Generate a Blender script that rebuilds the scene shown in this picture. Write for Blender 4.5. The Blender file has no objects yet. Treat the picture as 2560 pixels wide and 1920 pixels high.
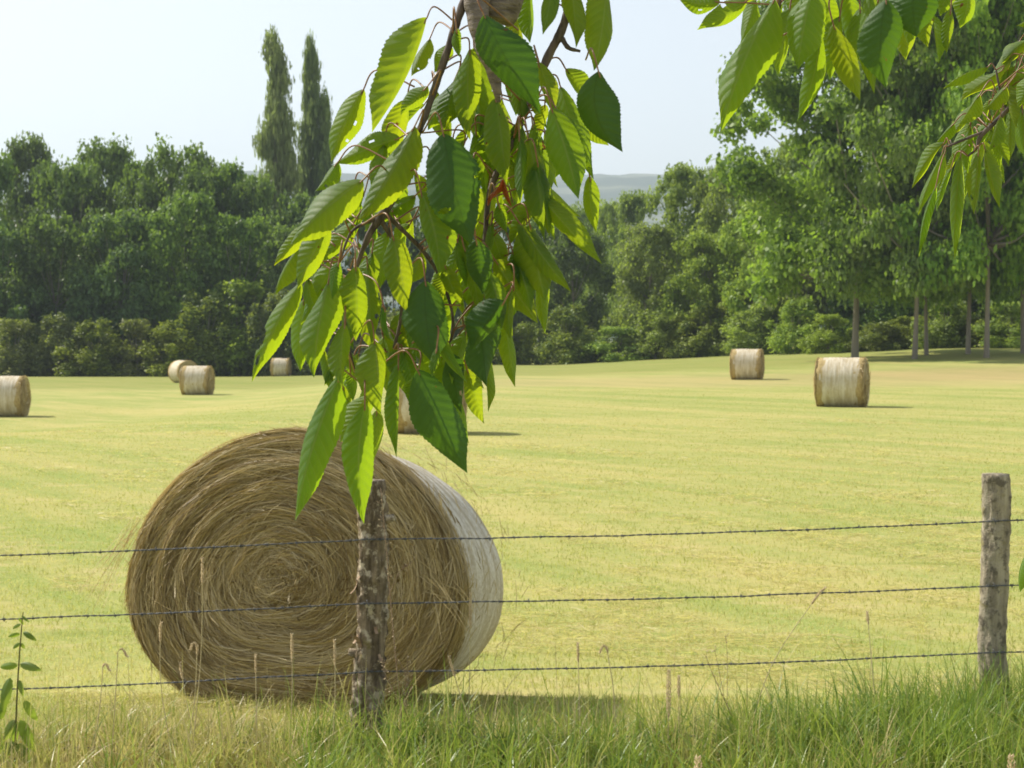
import bpy, math, random
import numpy as np
from mathutils import Vector, noise

random.seed(7)
C = bpy.context.scene.collection
S = bpy.context.scene
K = 2560.0 / 2212.0
F = 4500.0
CAM_H = 1.97
PITCH = math.atan(108.0 / F)
cp, sp = math.cos(PITCH), math.sin(PITCH)


def rng(seed):
    return np.random.default_rng(seed)


def ray(px, py):
    a = (px - 1280.0) / F
    b = -(py - 960.0) / F
    return np.array((a, cp + b * sp, -sp + b * cp))


def at(px, py, Y):
    """world point on the sight line of a pixel of the photograph, Y metres ahead"""
    d = ray(px, py)
    return np.array((0, 0, CAM_H)) + d * (Y / d[1])


def sstep(a, b, x):
    t = np.clip((x - a) / (b - a), 0, 1)
    return t * t * (3 - 2 * t)


def ground(x, y):
    x = np.asarray(x, float)
    y = np.asarray(y, float)
    z = -0.78 * sstep(-3.5, -15, x) * sstep(26, 62, y)
    z = z - 0.25 * sstep(-10, -24, x) * sstep(120, 160, y)
    z = z + 1.2 * sstep(72, 122, y) * np.clip((x - 3) / 21, 0, 1.25)
    z = z - 0.16 * sstep(9.6, 10.9, y) * (1 - sstep(12.5, 24, y))
    return z


# ------------------------------------------------------------------ objects
def tag(o, label=None, cat=None, group=None, kind=None):
    if label:
        o['label'] = label
    if cat:
        o['category'] = cat
    if group:
        o['group'] = group
    if kind:
        o['kind'] = kind
    return o


def thing(name, label, cat, loc=(0, 0, 0), group=None, rotz=0.0):
    o = bpy.data.objects.new(name, None)
    o.empty_display_size = 0.2
    C.objects.link(o)
    o.location = [float(v) for v in loc]
    o.rotation_euler = (0, 0, rotz)
    return tag(o, label, cat, group)


def mesh(name, V, Fs, mats, parent=None, smooth=False, tint=None, uv=None, midx=None):
    """one mesh object; Fs is an (n,k) array or a list of those"""
    if not isinstance(Fs, (list, tuple)):
        Fs = [Fs]
    Fs = [np.asarray(f, np.int32) for f in Fs if len(f)]
    V = np.asarray(V, np.float32)
    me = bpy.data.meshes.new(name)
    me.vertices.add(len(V))
    me.vertices.foreach_set('co', V.ravel())
    loops = np.concatenate([f.ravel() for f in Fs])
    tot = np.concatenate([np.full(len(f), f.shape[1], np.int32) for f in Fs])
    start = np.concatenate(([0], np.cumsum(tot)[:-1])).astype(np.int32)
    me.loops.add(len(loops))
    me.loops.foreach_set('vertex_index', loops)
    me.polygons.add(len(tot))
    me.polygons.foreach_set('loop_start', start)
    me.polygons.foreach_set('loop_total', tot)
    if midx is not None:
        me.polygons.foreach_set('material_index', np.asarray(midx, np.int32))
    me.polygons.foreach_set('use_smooth', np.full(len(tot), smooth, bool))
    if tint is not None:
        a = me.attributes.new('tint', 'FLOAT', 'POINT')
        a.data.foreach_set('value', np.asarray(tint, np.float32))
    if uv is not None:
        l = me.uv_layers.new(name='UVMap')
        l.data.foreach_set('uv', np.asarray(uv, np.float32)[loops].ravel())
    if not isinstance(mats, (list, tuple)):
        mats = [mats]
    for m in mats:
        me.materials.append(m)
    me.update()
    o = bpy.data.objects.new(name, me)
    C.objects.link(o)
    if parent is not None:
        o.parent = parent
    return o


class MB:
    """collects pieces of ONE mesh"""

    def __init__(s):
        s.V, s.F, s.T, s.n = [], {}, [], 0

    def add(s, V, Fq, tint=0.5):
        V = np.asarray(V, float)
        Fq = np.asarray(Fq, int)
        s.F.setdefault(Fq.shape[1], []).append(Fq + s.n)
        s.V.append(V)
        s.T.append(np.full(len(V), tint) if np.isscalar(tint) else np.asarray(tint))
        s.n += len(V)

    def build(s, name, mats, parent=None, smooth=False):
        return mesh(name, np.concatenate(s.V), [np.concatenate(f) for f in s.F.values()], mats, parent,
                    smooth, np.concatenate(s.T))


def tube(P, R, n=7, cap=True):
    P = np.asarray(P, float)
    m = len(P)
    R = np.broadcast_to(np.asarray(R, float), (m,))
    T = np.gradient(P, axis=0)
    T /= np.linalg.norm(T, axis=1)[:, None] + 1e-12
    up = np.array((0.0, 0, 1)) if abs(T[0][2]) < 0.9 else np.array((0.0, 1, 0))
    V = []
    u = np.cross(T[0], up)
    u /= np.linalg.norm(u)
    for i in range(m):
        u = u - T[i] * u.dot(T[i])
        u /= np.linalg.norm(u) + 1e-12
        w = np.cross(T[i], u)
        for k in range(n):
            a = 2 * math.pi * k / n
            V.append(P[i] + R[i] * (math.cos(a) * u + math.sin(a) * w))
    V = np.array(V)
    Fq = []
    for i in range(m - 1):
        for k in range(n):
            k2 = (k + 1) % n
            Fq.append((i * n + k, i * n + k2, (i + 1) * n + k2, (i + 1) * n + k))
    Fq = np.array(Fq)
    if cap:
        V = np.vstack([V, P[0], P[-1]])
        c0, c1 = m * n, m * n + 1
        tri = [(c0, (k + 1) % n, k) for k in range(n)] + [(c1, (m - 1) * n + k, (m - 1) * n + (k + 1) % n) for k in range(n)]
        return V, Fq, np.array(tri)
    return V, Fq, np.zeros((0, 3), int)


def add_tube(mb, P, R, n=7, tint=0.5):
    V, q, t = tube(P, R, n)
    mb.add(V, q, tint)
    # caps share the vertices: add them with the same base
    if len(t):
        mb.F.setdefault(3, []).append(t + mb.n - len(V))


def bez(pts, n=12):
    """smooth curve through points (Catmull-Rom)"""
    P = np.asarray(pts, float)
    P = np.vstack([2 * P[0] - P[1], P, 2 * P[-1] - P[-2]])
    out = []
    for i in range(1, len(P) - 2):
        for t in np.linspace(0, 1, n, endpoint=False):
            p0, p1, p2, p3 = P[i - 1], P[i], P[i + 1], P[i + 2]
            out.append(0.5 * ((2 * p1) + (-p0 + p2) * t + (2 * p0 - 5 * p1 + 4 * p2 - p3) * t * t + (-p0 + 3 * p1 - 3 * p2 + p3) * t ** 3))
    out.append(P[-2])
    return np.array(out)


# ------------------------------------------------------------------ materials
class NT:
    def __init__(s, name):
        s.m = bpy.data.materials.new(name)
        s.m.use_nodes = True
        s.t = s.m.node_tree
        s.t.nodes.clear()
        s.out = s.n('ShaderNodeOutputMaterial')

    def n(s, typ, **kw):
        o = s.t.nodes.new(typ)
        for k, v in kw.items():
            if k in o.inputs.keys():
                s.set(o, k, v)
            else:
                setattr(o, k, v)
        return o

    def set(s, node, key, v):
        if isinstance(v, bpy.types.NodeSocket):
            s.t.links.new(v, node.inputs[key])
        else:
            if isinstance(v, (tuple, list)) and len(v) == 3 and node.inputs[key].type == 'RGBA':
                v = (*v, 1)
            node.inputs[key].default_value = v

    def attr(s, name):
        return s.n('ShaderNodeAttribute', attribute_name=name).outputs['Fac']

    def mix(s, f, a, b):
        o = s.n('ShaderNodeMix', data_type='RGBA')
        for k, v in ((0, f), (6, a), (7, b)):
            if isinstance(v, bpy.types.NodeSocket):
                s.t.links.new(v, o.inputs[k])
            else:
                o.inputs[k].default_value = (*v, 1) if isinstance(v, tuple) and len(v) == 3 else v
        return o.outputs[2]

    def math(s, op, a, b=0.0, c=0.0, clamp=False):
        o = s.n('ShaderNodeMath', operation=op, use_clamp=clamp)
        for k, v in ((0, a), (1, b), (2, c)):
            if isinstance(v, bpy.types.NodeSocket):
                s.t.links.new(v, o.inputs[k])
            else:
                o.inputs[k].default_value = v
        return o.outputs[0]

    def ramp(s, f, a, b, lo=0.0, hi=1.0):
        o = s.n('ShaderNodeMapRange', interpolation_type='SMOOTHSTEP')
        for k, v in (('Value', f), ('From Min', a), ('From Max', b), ('To Min', lo), ('To Max', hi)):
            s.set(o, k, v)
        return o.outputs[0]

    def pos(s, obj=False):
        if obj:
            return s.n('ShaderNodeTexCoord').outputs['Object']
        return s.n('ShaderNodeNewGeometry').outputs['Position']

    def noise(s, vec, scale, detail=3.0, rough=0.55, stretch=None, loc=None):
        if stretch or loc:
            m = s.n('ShaderNodeMapping')
            s.t.links.new(vec, m.inputs['Vector'])
            if stretch:
                m.inputs['Scale'].default_value = stretch
            if loc:
                m.inputs['Location'].default_value = loc
            vec = m.outputs[0]
        o = s.n('ShaderNodeTexNoise', Scale=scale, Detail=detail, Roughness=rough)
        s.t.links.new(vec, o.inputs['Vector'])
        return o.outputs['Fac']

    def bump(s, h, strength=0.5, dist=0.02):
        return s.n('ShaderNodeBump', Strength=strength, Distance=dist, Height=h).outputs[0]

    def done(s, sh):
        s.t.links.new(sh, s.out.inputs['Surface'])
        return s.m


def mat_simple(name, ca, cb, rough=0.85, nscale=30.0, bump=0.4, dist=0.01, stretch=None, usetint=False, spec=0.2):
    t = NT(name)
    p = t.pos(True)
    f = t.noise(p, nscale, 5.0, 0.6, stretch)
    fac = t.attr('tint') if usetint else t.ramp(f, 0.3, 0.7)
    b = t.n('ShaderNodeBsdfPrincipled', **{'Base Color': t.mix(fac, ca, cb), 'Roughness': rough, 'Specular IOR Level': spec})
    if bump:
        t.t.links.new(t.bump(f, bump, dist), b.inputs['Normal'])
    return t.done(b.outputs[0])


def mat_foliage(name, dark, light, trans, tw=0.35, rough=0.5, spec=0.35):
    """thin leaf: reflects, and lets yellow-green light through; tint = natural colour differences leaf to leaf"""
    t = NT(name)
    tint = t.attr('tint')
    col = t.mix(tint, dark, light)
    rnd = t.n('ShaderNodeObjectInfo').outputs['Random']
    hsv = t.n('ShaderNodeHueSaturation', Color=col, Hue=t.math('MULTIPLY_ADD', rnd, 0.035, 0.480), Saturation=t.math('MULTIPLY_ADD', t.math('FRACT', t.math('MULTIPLY', rnd, 7.3)), 0.35, 0.80), Value=t.math('MULTIPLY_ADD', t.math('FRACT', t.math('MULTIPLY', rnd, 3.7)), 0.55, 0.72))
    col = hsv.outputs[0]
    b = t.n('ShaderNodeBsdfPrincipled', **{'Base Color': col, 'Roughness': rough, 'Specular IOR Level': spec})
    tr = t.n('ShaderNodeBsdfTranslucent', Color=t.mix(tint, tuple(c * 0.6 for c in trans), trans))
    m = t.n('ShaderNodeMixShader', Fac=tw)
    t.t.links.new(b.outputs[0], m.inputs[1])
    t.t.links.new(tr.outputs[0], m.inputs[2])
    return t.done(m.outputs[0])


def mat_cherry(name, top, under, trans, vein):
    t = NT(name)
    uv = t.n('ShaderNodeUVMap', uv_map='UVMap').outputs[0]
    s = t.n('ShaderNodeSeparateXYZ')
    t.t.links.new(uv, s.inputs[0])
    across, along = s.outputs[0], s.outputs[1]      # across -1..1 (shifted to 0..1), along 0..1
    u = t.math('ABSOLUTE', t.math('SUBTRACT', t.math('MULTIPLY', across, 2.0), 1.0))
    # side veins leave the midrib forwards
    ph = t.math('MULTIPLY', t.math('SUBTRACT', along, t.math('MULTIPLY', u, 0.16)), 11.0)
    fr = t.math('ABSOLUTE', t.math('SUBTRACT', t.math('FRACT', ph), 0.5))
    side = t.ramp(fr, 0.035, 0.10, 1.0, 0.0)
    mid = t.ramp(u, 0.02, 0.06, 1.0, 0.0)
    veins = t.math('MAXIMUM', t.math('MULTIPLY', side, 0.45), mid)
    p = t.pos(True)
    blotch = t.noise(p, 55.0, 4.0, 0.6)
    tint = t.attr('tint')
    geo = t.n('ShaderNodeNewGeometry')
    face = t.mix(geo.outputs['Backfacing'], top, under)
    base = t.mix(t.ramp(blotch, 0.3, 0.75, 0.0, 0.35), face, tuple(c * 1.5 for c in top))
    base = t.mix(t.math('MULTIPLY', veins, 0.55), base, vein)
    spot = t.ramp(t.noise(p, 90.0, 2.0), 0.73, 0.77)
    base = t.mix(spot, base, (0.16, 0.07, 0.02))
    trc = t.mix(tint, trans, (trans[0] * 1.35, trans[1] * 1.05, trans[2]))
    trc = t.mix(t.math('MULTIPLY', veins, 0.35), trc, (trans[0] * 0.62, trans[1] * 0.55, trans[2]))
    trc = t.mix(t.ramp(blotch, 0.35, 0.7, 0.0, 0.25), trc, (trans[0] * 0.7, trans[1] * 0.8, trans[2]))
    trc = t.mix(spot, trc, (0.2, 0.08, 0.01))
    h = t.math('ADD', t.math('MULTIPLY', veins, -0.6), t.noise(uv, 60.0, 2.0))
    nb = t.bump(h, 0.35, 0.0012)
    b = t.n('ShaderNodeBsdfPrincipled', **{'Base Color': base, 'Roughness': 0.50, 'Specular IOR Level': 0.4, 'Normal': nb})
    tr = t.n('ShaderNodeBsdfTranslucent', Color=trc)
    m = t.n('ShaderNodeMixShader', Fac=0.5)
    t.t.links.new(b.outputs[0], m.inputs[1])
    t.t.links.new(tr.outputs[0], m.inputs[2])
    return t.done(m.outputs[0])


def mat_field():
    t = NT('mown_field')
    p = t.pos()
    big = t.noise(p, 0.11, 3.0, 0.5, (1.0, 1.6, 1.0))
    rot = t.n('ShaderNodeVectorRotate', rotation_type='Z_AXIS', Angle=math.radians(58))
    t.t.links.new(p, rot.inputs['Vector'])
    pr = rot.outputs[0]
    swath = t.noise(pr, 0.5, 4.0, 0.6, (0.09, 1.0, 1.0), (3.1, 0.4, 0))
    swath2 = t.noise(pr, 1.6, 4.0, 0.65, (0.16, 1.0, 1.0))
    litter = t.noise(p, 2.0, 5.0, 0.7, (0.4, 1.0, 1.0), (7.7, 2.2, 0))
    fine = t.noise(p, 9.0, 4.0, 0.65, (0.6, 1.0, 1.0))
    grain = t.noise(p, 60.0, 3.0, 0.7)
    green = (0.18, 0.27, 0.040)
    straw = (0.42, 0.375, 0.125)
    mixf = t.math('ADD', t.math('MULTIPLY', big, 0.5), t.math('MULTIPLY', swath, 0.75))
    mixf = t.math('ADD', mixf, t.math('MULTIPLY', swath2, 0.55))
    mixf = t.math('ADD', mixf, t.math('MULTIPLY', fine, 0.45))
    mixf = t.ramp(mixf, 0.88, 1.36)
    c = t.mix(mixf, green, straw)
    c = t.mix(t.ramp(grain, 0.30, 0.75, 0.0, 0.6), c, (0.56, 0.49, 0.22))
    c = t.mix(t.ramp(fine, 0.62, 0.75, 0.0, 0.45), c, (0.15, 0.20, 0.035))
    c = t.mix(t.ramp(litter, 0.54, 0.68, 0.0, 0.6), c, (0.52, 0.43, 0.20))
    c = t.mix(t.ramp(litter, 0.30, 0.44, 0.45, 0.0), c, (0.17, 0.215, 0.035))
    sx = t.n('ShaderNodeSeparateXYZ')
    t.t.links.new(p, sx.inputs[0])
    x, y = sx.outputs[0], sx.outputs[1]
    # dry swath across the far field and bare strip to the right
    wob = t.math('MULTIPLY', t.math('SUBTRACT', t.noise(p, 0.15, 2.0), 0.5), 9.0)
    yy = t.math('ADD', y, wob)
    band = t.math('MULTIPLY', t.ramp(yy, 74.0, 80.0), t.ramp(yy, 88.0, 100.0, 1.0, 0.0))
    band = t.math('MULTIPLY', band, t.ramp(x, -9.0, 2.0))
    c = t.mix(t.math('MULTIPLY', band, 0.38), c, (0.43, 0.32, 0.16))
    bare = t.math('MULTIPLY', t.math('MULTIPLY', t.ramp(yy, 82.0, 87.0), t.ramp(yy, 93.0, 97.0, 1.0, 0.0)), t.ramp(x, 12.0, 17.0))
    c = t.mix(t.math('MULTIPLY', bare, 0.22), c, (0.36, 0.22, 0.13))
    farg = t.math('MULTIPLY', t.ramp(yy, 96.0, 108.0), 0.55)
    c = t.mix(farg, c, (0.19, 0.22, 0.045))
    h = t.math('ADD', t.math('MULTIPLY', grain, 0.6), fine)
    b = t.n('ShaderNodeBsdfPrincipled', **{'Base Color': c, 'Roughness': 0.95, 'Specular IOR Level': 0.1, 'Normal': t.bump(h, 0.5, 0.04)})
    return t.done(b.outputs[0])


def mat_blades(name, cols, trans, tw=0.35, rough=0.45):
    """grass blades: tint picks the blade's own colour, green to dry"""
    t = NT(name)
    tint = t.attr('tint')
    r = t.n('ShaderNodeValToRGB')
    r.color_ramp.elements[0].position = 0.0
    r.color_ramp.elements[0].color = (*cols[0], 1)
    r.color_ramp.elements[1].position = 1.0
    r.color_ramp.elements[1].color = (*cols[-1], 1)
    for i, c in enumerate(cols[1:-1]):
        e = r.color_ramp.elements.new((i + 1) / (len(cols) - 1))
        e.color = (*c, 1)
    t.t.links.new(tint, r.inputs[0])
    col = r.outputs[0]
    b = t.n('ShaderNodeBsdfPrincipled', **{'Base Color': col, 'Roughness': rough, 'Specular IOR Level': 0.4})
    tr = t.n('ShaderNodeBsdfTranslucent', Color=t.mix(0.5, col, trans))
    m = t.n('ShaderNodeMixShader', Fac=tw)
    t.t.links.new(b.outputs[0], m.inputs[1])
    t.t.links.new(tr.outputs[0], m.inputs[2])
    return t.done(m.outputs[0])


M = {}
M['field'] = mat_field()
M['field_blade'] = mat_blades('field_blade', [(0.18, 0.24, 0.035), (0.29, 0.31, 0.055), (0.46, 0.40, 0.14), (0.62, 0.52, 0.26)], (0.80, 0.78, 0.20), 0.55)
M['verge'] = mat_blades('verge_blade', [(0.10, 0.20, 0.030), (0.19, 0.30, 0.045), (0.32, 0.37, 0.075), (0.56, 0.46, 0.20), (0.70, 0.55, 0.30)], (0.42, 0.50, 0.06), 0.42, 0.38)
M['straw'] = mat_blades('straw', [(0.20, 0.135, 0.05), (0.36, 0.26, 0.10), (0.50, 0.385, 0.165), (0.68, 0.56, 0.31)], (0.5, 0.36, 0.13), 0.22, 0.45)
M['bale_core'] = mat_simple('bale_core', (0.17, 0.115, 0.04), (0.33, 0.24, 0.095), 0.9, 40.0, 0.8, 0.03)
M['seed'] = mat_blades('seed_head', [(0.34, 0.24, 0.13), (0.54, 0.42, 0.26), (0.68, 0.57, 0.39)], (0.8, 0.65, 0.42), 0.4, 0.6)
M['wire'] = mat_simple('rusty_wire', (0.045, 0.05, 0.055), (0.14, 0.14, 0.14), 0.5, 60.0, 0.0, spec=0.5)
M['cherry'] = mat_cherry('cherry_leaf', (0.022, 0.080, 0.012), (0.21, 0.30, 0.15), (0.39, 0.58, 0.013), (0.24, 0.30, 0.10))
M['cherry_small'] = mat_cherry('young_cherry_leaf', (0.035, 0.090, 0.012), (0.17, 0.26, 0.09), (0.42, 0.60, 0.015), (0.25, 0.24, 0.06))
M['cherry_old'] = mat_cherry('mature_cherry_leaf', (0.022, 0.055, 0.008), (0.05, 0.12, 0.030), (0.085, 0.20, 0.006), (0.05, 0.10, 0.02))  # darker leaf copy: shade from other leaves put into its colours
M['stalk'] = mat_simple('red_stalk', (0.20, 0.075, 0.035), (0.26, 0.15, 0.06), 0.45, 200.0, 0.0, spec=0.5)
M['twig'] = mat_simple('cherry_twig', (0.055, 0.043, 0.038), (0.16, 0.125, 0.105), 0.75, 140.0, 0.6, 0.002, (1, 1, 0.4))
M['limb'] = mat_simple('cherry_limb', (0.10, 0.082, 0.068), (0.27, 0.225, 0.185), 0.8, 45.0, 1.0, 0.006, (1, 1, 3.5))
M['dead'] = mat_blades('dead_leaf', [(0.16, 0.05, 0.015), (0.42, 0.13, 0.03)], (0.7, 0.2, 0.03), 0.45)
M['bark'] = mat_simple('tree_bark', (0.17, 0.145, 0.115), (0.38, 0.34, 0.28), 0.9, 3.0, 0.6, 0.05, (1, 1, 0.25))
M['nettle'] = mat_foliage('nettle_leaf', (0.07, 0.14, 0.03), (0.15, 0.24, 0.05), (0.42, 0.55, 0.05), 0.5)
M['nettle_stem'] = mat_simple('nettle_stem', (0.10, 0.09, 0.03), (0.16, 0.16, 0.05), 0.7, 60.0, 0.0)
M['pale_stem'] = mat_simple('pale_stem', (0.40, 0.33, 0.16), (0.58, 0.48, 0.28), 0.7, 50.0, 0.0)
M['dry_stem'] = mat_simple('dry_stem', (0.24, 0.15, 0.09), (0.40, 0.29, 0.19), 0.8, 50.0, 0.2, 0.003)


def mat_post(name, a, b, c):
    t = NT(name)
    p = t.pos(True)
    grain = t.noise(p, 26.0, 5.0, 0.65, (1, 1, 0.12))
    lich = t.noise(p, 17.0, 5.0, 0.7)
    fine = t.noise(p, 120.0, 3.0, 0.6)
    col = t.mix(t.ramp(grain, 0.3, 0.7), a, b)
    col = t.mix(t.ramp(lich, 0.50, 0.62, 0.0, 0.9), col, c)
    col = t.mix(t.ramp(t.noise(p, 9.0, 3.0), 0.60, 0.68, 0.0, 0.6), col, (0.20, 0.17, 0.05))
    h = t.math('ADD', t.math('MULTIPLY', grain, 0.7), t.math('ADD', t.math('MULTIPLY', lich, 0.8), t.math('MULTIPLY', fine, 0.25)))
    bs = t.n('ShaderNodeBsdfPrincipled', **{'Base Color': col, 'Roughness': 0.9, 'Specular IOR Level': 0.2, 'Normal': t.bump(h, 0.9, 0.015)})
    return t.done(bs.outputs[0])


M['post_bark'] = mat_post('barked_post', (0.065, 0.048, 0.03), (0.30, 0.23, 0.15), (0.54, 0.46, 0.34))
M['post_grey'] = mat_post('weathered_post', (0.24, 0.20, 0.14), (0.46, 0.40, 0.29), (0.13, 0.11, 0.08))


def mat_net(name, ca, cb):
    t = NT(name)
    p = t.pos(True)
    ring = t.noise(p, 14.0, 3.0, 0.6, (0.15, 1.0, 0.15))
    f = t.noise(p, 45.0, 4.0, 0.65)
    k = t.math('ADD', t.math('MULTIPLY', ring, 0.6), t.math('MULTIPLY', f, 0.4))
    col = t.mix(t.ramp(k, 0.40, 0.62), ca, cb)
    bs = t.n('ShaderNodeBsdfPrincipled', **{'Base Color': col, 'Roughness': 0.6, 'Specular IOR Level': 0.2, 'Normal': t.bump(k, 0.8, 0.03)})
    return t.done(bs.outputs[0])


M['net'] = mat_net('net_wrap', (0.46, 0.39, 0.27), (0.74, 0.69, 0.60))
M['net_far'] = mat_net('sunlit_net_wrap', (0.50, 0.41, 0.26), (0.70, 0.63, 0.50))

# foliage kinds
M['wood'] = mat_foliage('wood_foliage', (0.050, 0.105, 0.026), (0.155, 0.24, 0.048), (0.26, 0.40, 0.042), 0.44, 0.5, 0.3)
M['poplar'] = mat_foliage('poplar_foliage', (0.12, 0.175, 0.06), (0.27, 0.33, 0.11), (0.36, 0.46, 0.11), 0.45, 0.5, 0.3)
M['hedge'] = mat_foliage('hedge_foliage', (0.085, 0.145, 0.026), (0.25, 0.29, 0.05), (0.36, 0.44, 0.045), 0.42, 0.5, 0.3)
M['willow'] = mat_foliage('willow_foliage', (0.13, 0.215, 0.042), (0.29, 0.39, 0.08), (0.44, 0.58, 0.06), 0.46, 0.5, 0.3)
M['aspen'] = mat_foliage('aspen_foliage', (0.09, 0.195, 0.032), (0.26, 0.38, 0.07), (0.4, 0.62, 0.05), 0.46, 0.5, 0.3)

# ------------------------------------------------------------------ camera, light, air
SUN_AZ = math.radians(30)      # behind the picture plane, sun to the left
SUN_EL = math.radians(45)
sun_dir = np.array((-math.cos(SUN_AZ) * math.cos(SUN_EL), math.sin(SUN_AZ) * math.cos(SUN_EL), math.sin(SUN_EL)))

cam = bpy.data.cameras.new('camera')
cam.sensor_width = 36.0
cam.lens = 36.0 * F / 2560.0
cam.clip_end = 20000
cam.clip_start = 0.05
cam.dof.use_dof = True
cam.dof.focus_distance = 2.6
cam.dof.aperture_fstop = 63.3 / 2.6
co = bpy.data.objects.new('camera', cam)
C.objects.link(co)
co.location = (0, 0, CAM_H)
co.rotation_euler = (math.pi / 2 - PITCH, 0, 0)
S.camera = co

sl = bpy.data.lights.new('sun', 'SUN')
sl.energy = 5.0
sl.angle = math.radians(0.55)
sl.color = (1.0, 0.94, 0.82)
so = bpy.data.objects.new('sun', sl)
C.objects.link(so)
so.rotation_euler = Vector(sun_dir).to_track_quat('Z', 'Y').to_euler()

w = bpy.data.worlds.new('World')
S.world = w
w.use_nodes = True
wn = w.node_tree
sky = wn.nodes.new('ShaderNodeTexSky')
sky.sky_type = 'NISHITA'
sky.sun_disc = False
sky.sun_elevation = SUN_EL
sky.sun_rotation = math.atan2(sun_dir[0], sun_dir[1])
sky.air_density = 1.0
sky.dust_density = 0.9
sky.ozone_density = 1.0
hs = wn.nodes.new('ShaderNodeHueSaturation')
hs.inputs['Saturation'].default_value = 0.42
wn.links.new(sky.outputs[0], hs.inputs['Color'])
wn.links.new(hs.outputs[0], wn.nodes['Background'].inputs[0])
wn.nodes['Background'].inputs[1].default_value = 0.14

S.view_settings.view_transform = 'Standard'
S.view_settings.look = 'None'
S.view_settings.gamma = 1.0
S.view_settings.exposure = 0.42
S.render.engine = 'CYCLES'
S.cycles.max_bounces = 6
S.cycles.diffuse_bounces = 3
S.cycles.transmission_bounces = 4
S.cycles.volume_bounces = 0
S.cycles.use_denoising = True
S.cycles.denoiser = 'OPENIMAGEDENOISE'
S.cycles.caustics_reflective = False
S.cycles.caustics_refractive = False

HAZE = 0.00025
if HAZE:
    t = NT('haze_air')
    v = t.n('ShaderNodeVolumePrincipled', Color=(0.80, 0.91, 1.0), Density=HAZE, Anisotropy=0.15)
    t.t.links.new(v.outputs[0], t.out.inputs['Volume'])
    x0, x1, y0, y1, z0, z1 = -3600, 3600, -40, 6300, -6.0, 480.0
    V = [(x, y, z) for x in (x0, x1) for y in (y0, y1) for z in (z0, z1)]
    Fq = [(0, 1, 3, 2), (4, 6, 7, 5), (0, 4, 5, 1), (2, 3, 7, 6), (0, 2, 6, 4), (1, 5, 7, 3)]
    tag(mesh('haze', V, np.array(Fq), t.m), kind='stuff')

# ------------------------------------------------------------------ ground
ys = np.concatenate([np.linspace(-30, 4, 8), np.linspace(5, 60, 56), np.linspace(62, 200, 70), np.geomspace(210, 6100, 28)])
xs = np.concatenate([-np.geomspace(3500, 80, 16), np.linspace(-76, 76, 100), np.geomspace(80, 3500, 16)])
X, Y = np.meshgrid(xs, ys)
Z = ground(X, Y)
V = np.stack([X, Y, Z], -1).reshape(-1, 3)
nx, ny = len(xs), len(ys)
i = np.arange(nx - 1)[None, :] + nx * np.arange(ny - 1)[:, None]
Fq = np.stack([i, i + 1, i + nx + 1, i + nx], -1).reshape(-1, 4)
tag(mesh('field', V, Fq, M['field'], smooth=True), kind='structure')


# far hills
def mat_hills():
    t = NT('far_hill_land')
    p = t.pos()
    n1 = t.noise(p, 0.0035, 4.0, 0.55, (0.6, 1.0, 2.2))
    n2 = t.noise(p, 0.016, 3.0, 0.6, (0.5, 1.0, 1.0))
    c = t.mix(t.ramp(n1, 0.50, 0.58), (0.035, 0.065, 0.035), (0.15, 0.17, 0.10))
    c = t.mix(t.ramp(n2, 0.5, 0.62, 0.0, 0.6), c, (0.05, 0.08, 0.03))
    b = t.n('ShaderNodeBsdfPrincipled', **{'Base Color': c, 'Roughness': 1.0, 'Specular IOR Level': 0.0})
    return t.done(b.outputs[0])


hx = np.linspace(-3400, 3400, 300)
hy = np.linspace(900, 6000, 80)
X, Y = np.meshgrid(hx, hy)
crest = np.array([noise.noise((x * 0.0013 + 3.3, 0.5, 0)) * 9 + noise.noise((x * 0.005, 2.5, 0)) * 2.5 + noise.noise((x * 0.03, 4.5, 0)) * 1.6 for x in hx])
prof = sstep(900, 4500, Y)
Z = -0.5 + prof * (392 + 2.6 * crest[None, :]) + np.array([[noise.noise((x * 0.003, y * 0.003, 1.5)) * 7 for x in hx] for y in hy]) * 2 * sstep(1000, 1600, Y) * (1 - 0.7 * sstep(3300, 4500, Y))
i = np.arange(len(hx) - 1)[None, :] + len(hx) * np.arange(len(hy) - 1)[:, None]
Fq = np.stack([i, i + 1, i + len(hx) + 1, i + len(hx)], -1).reshape(-1, 4)
tag(mesh('hills', np.stack([X, Y, Z], -1).reshape(-1, 3), Fq, mat_hills(), smooth=True), kind='structure')


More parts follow.
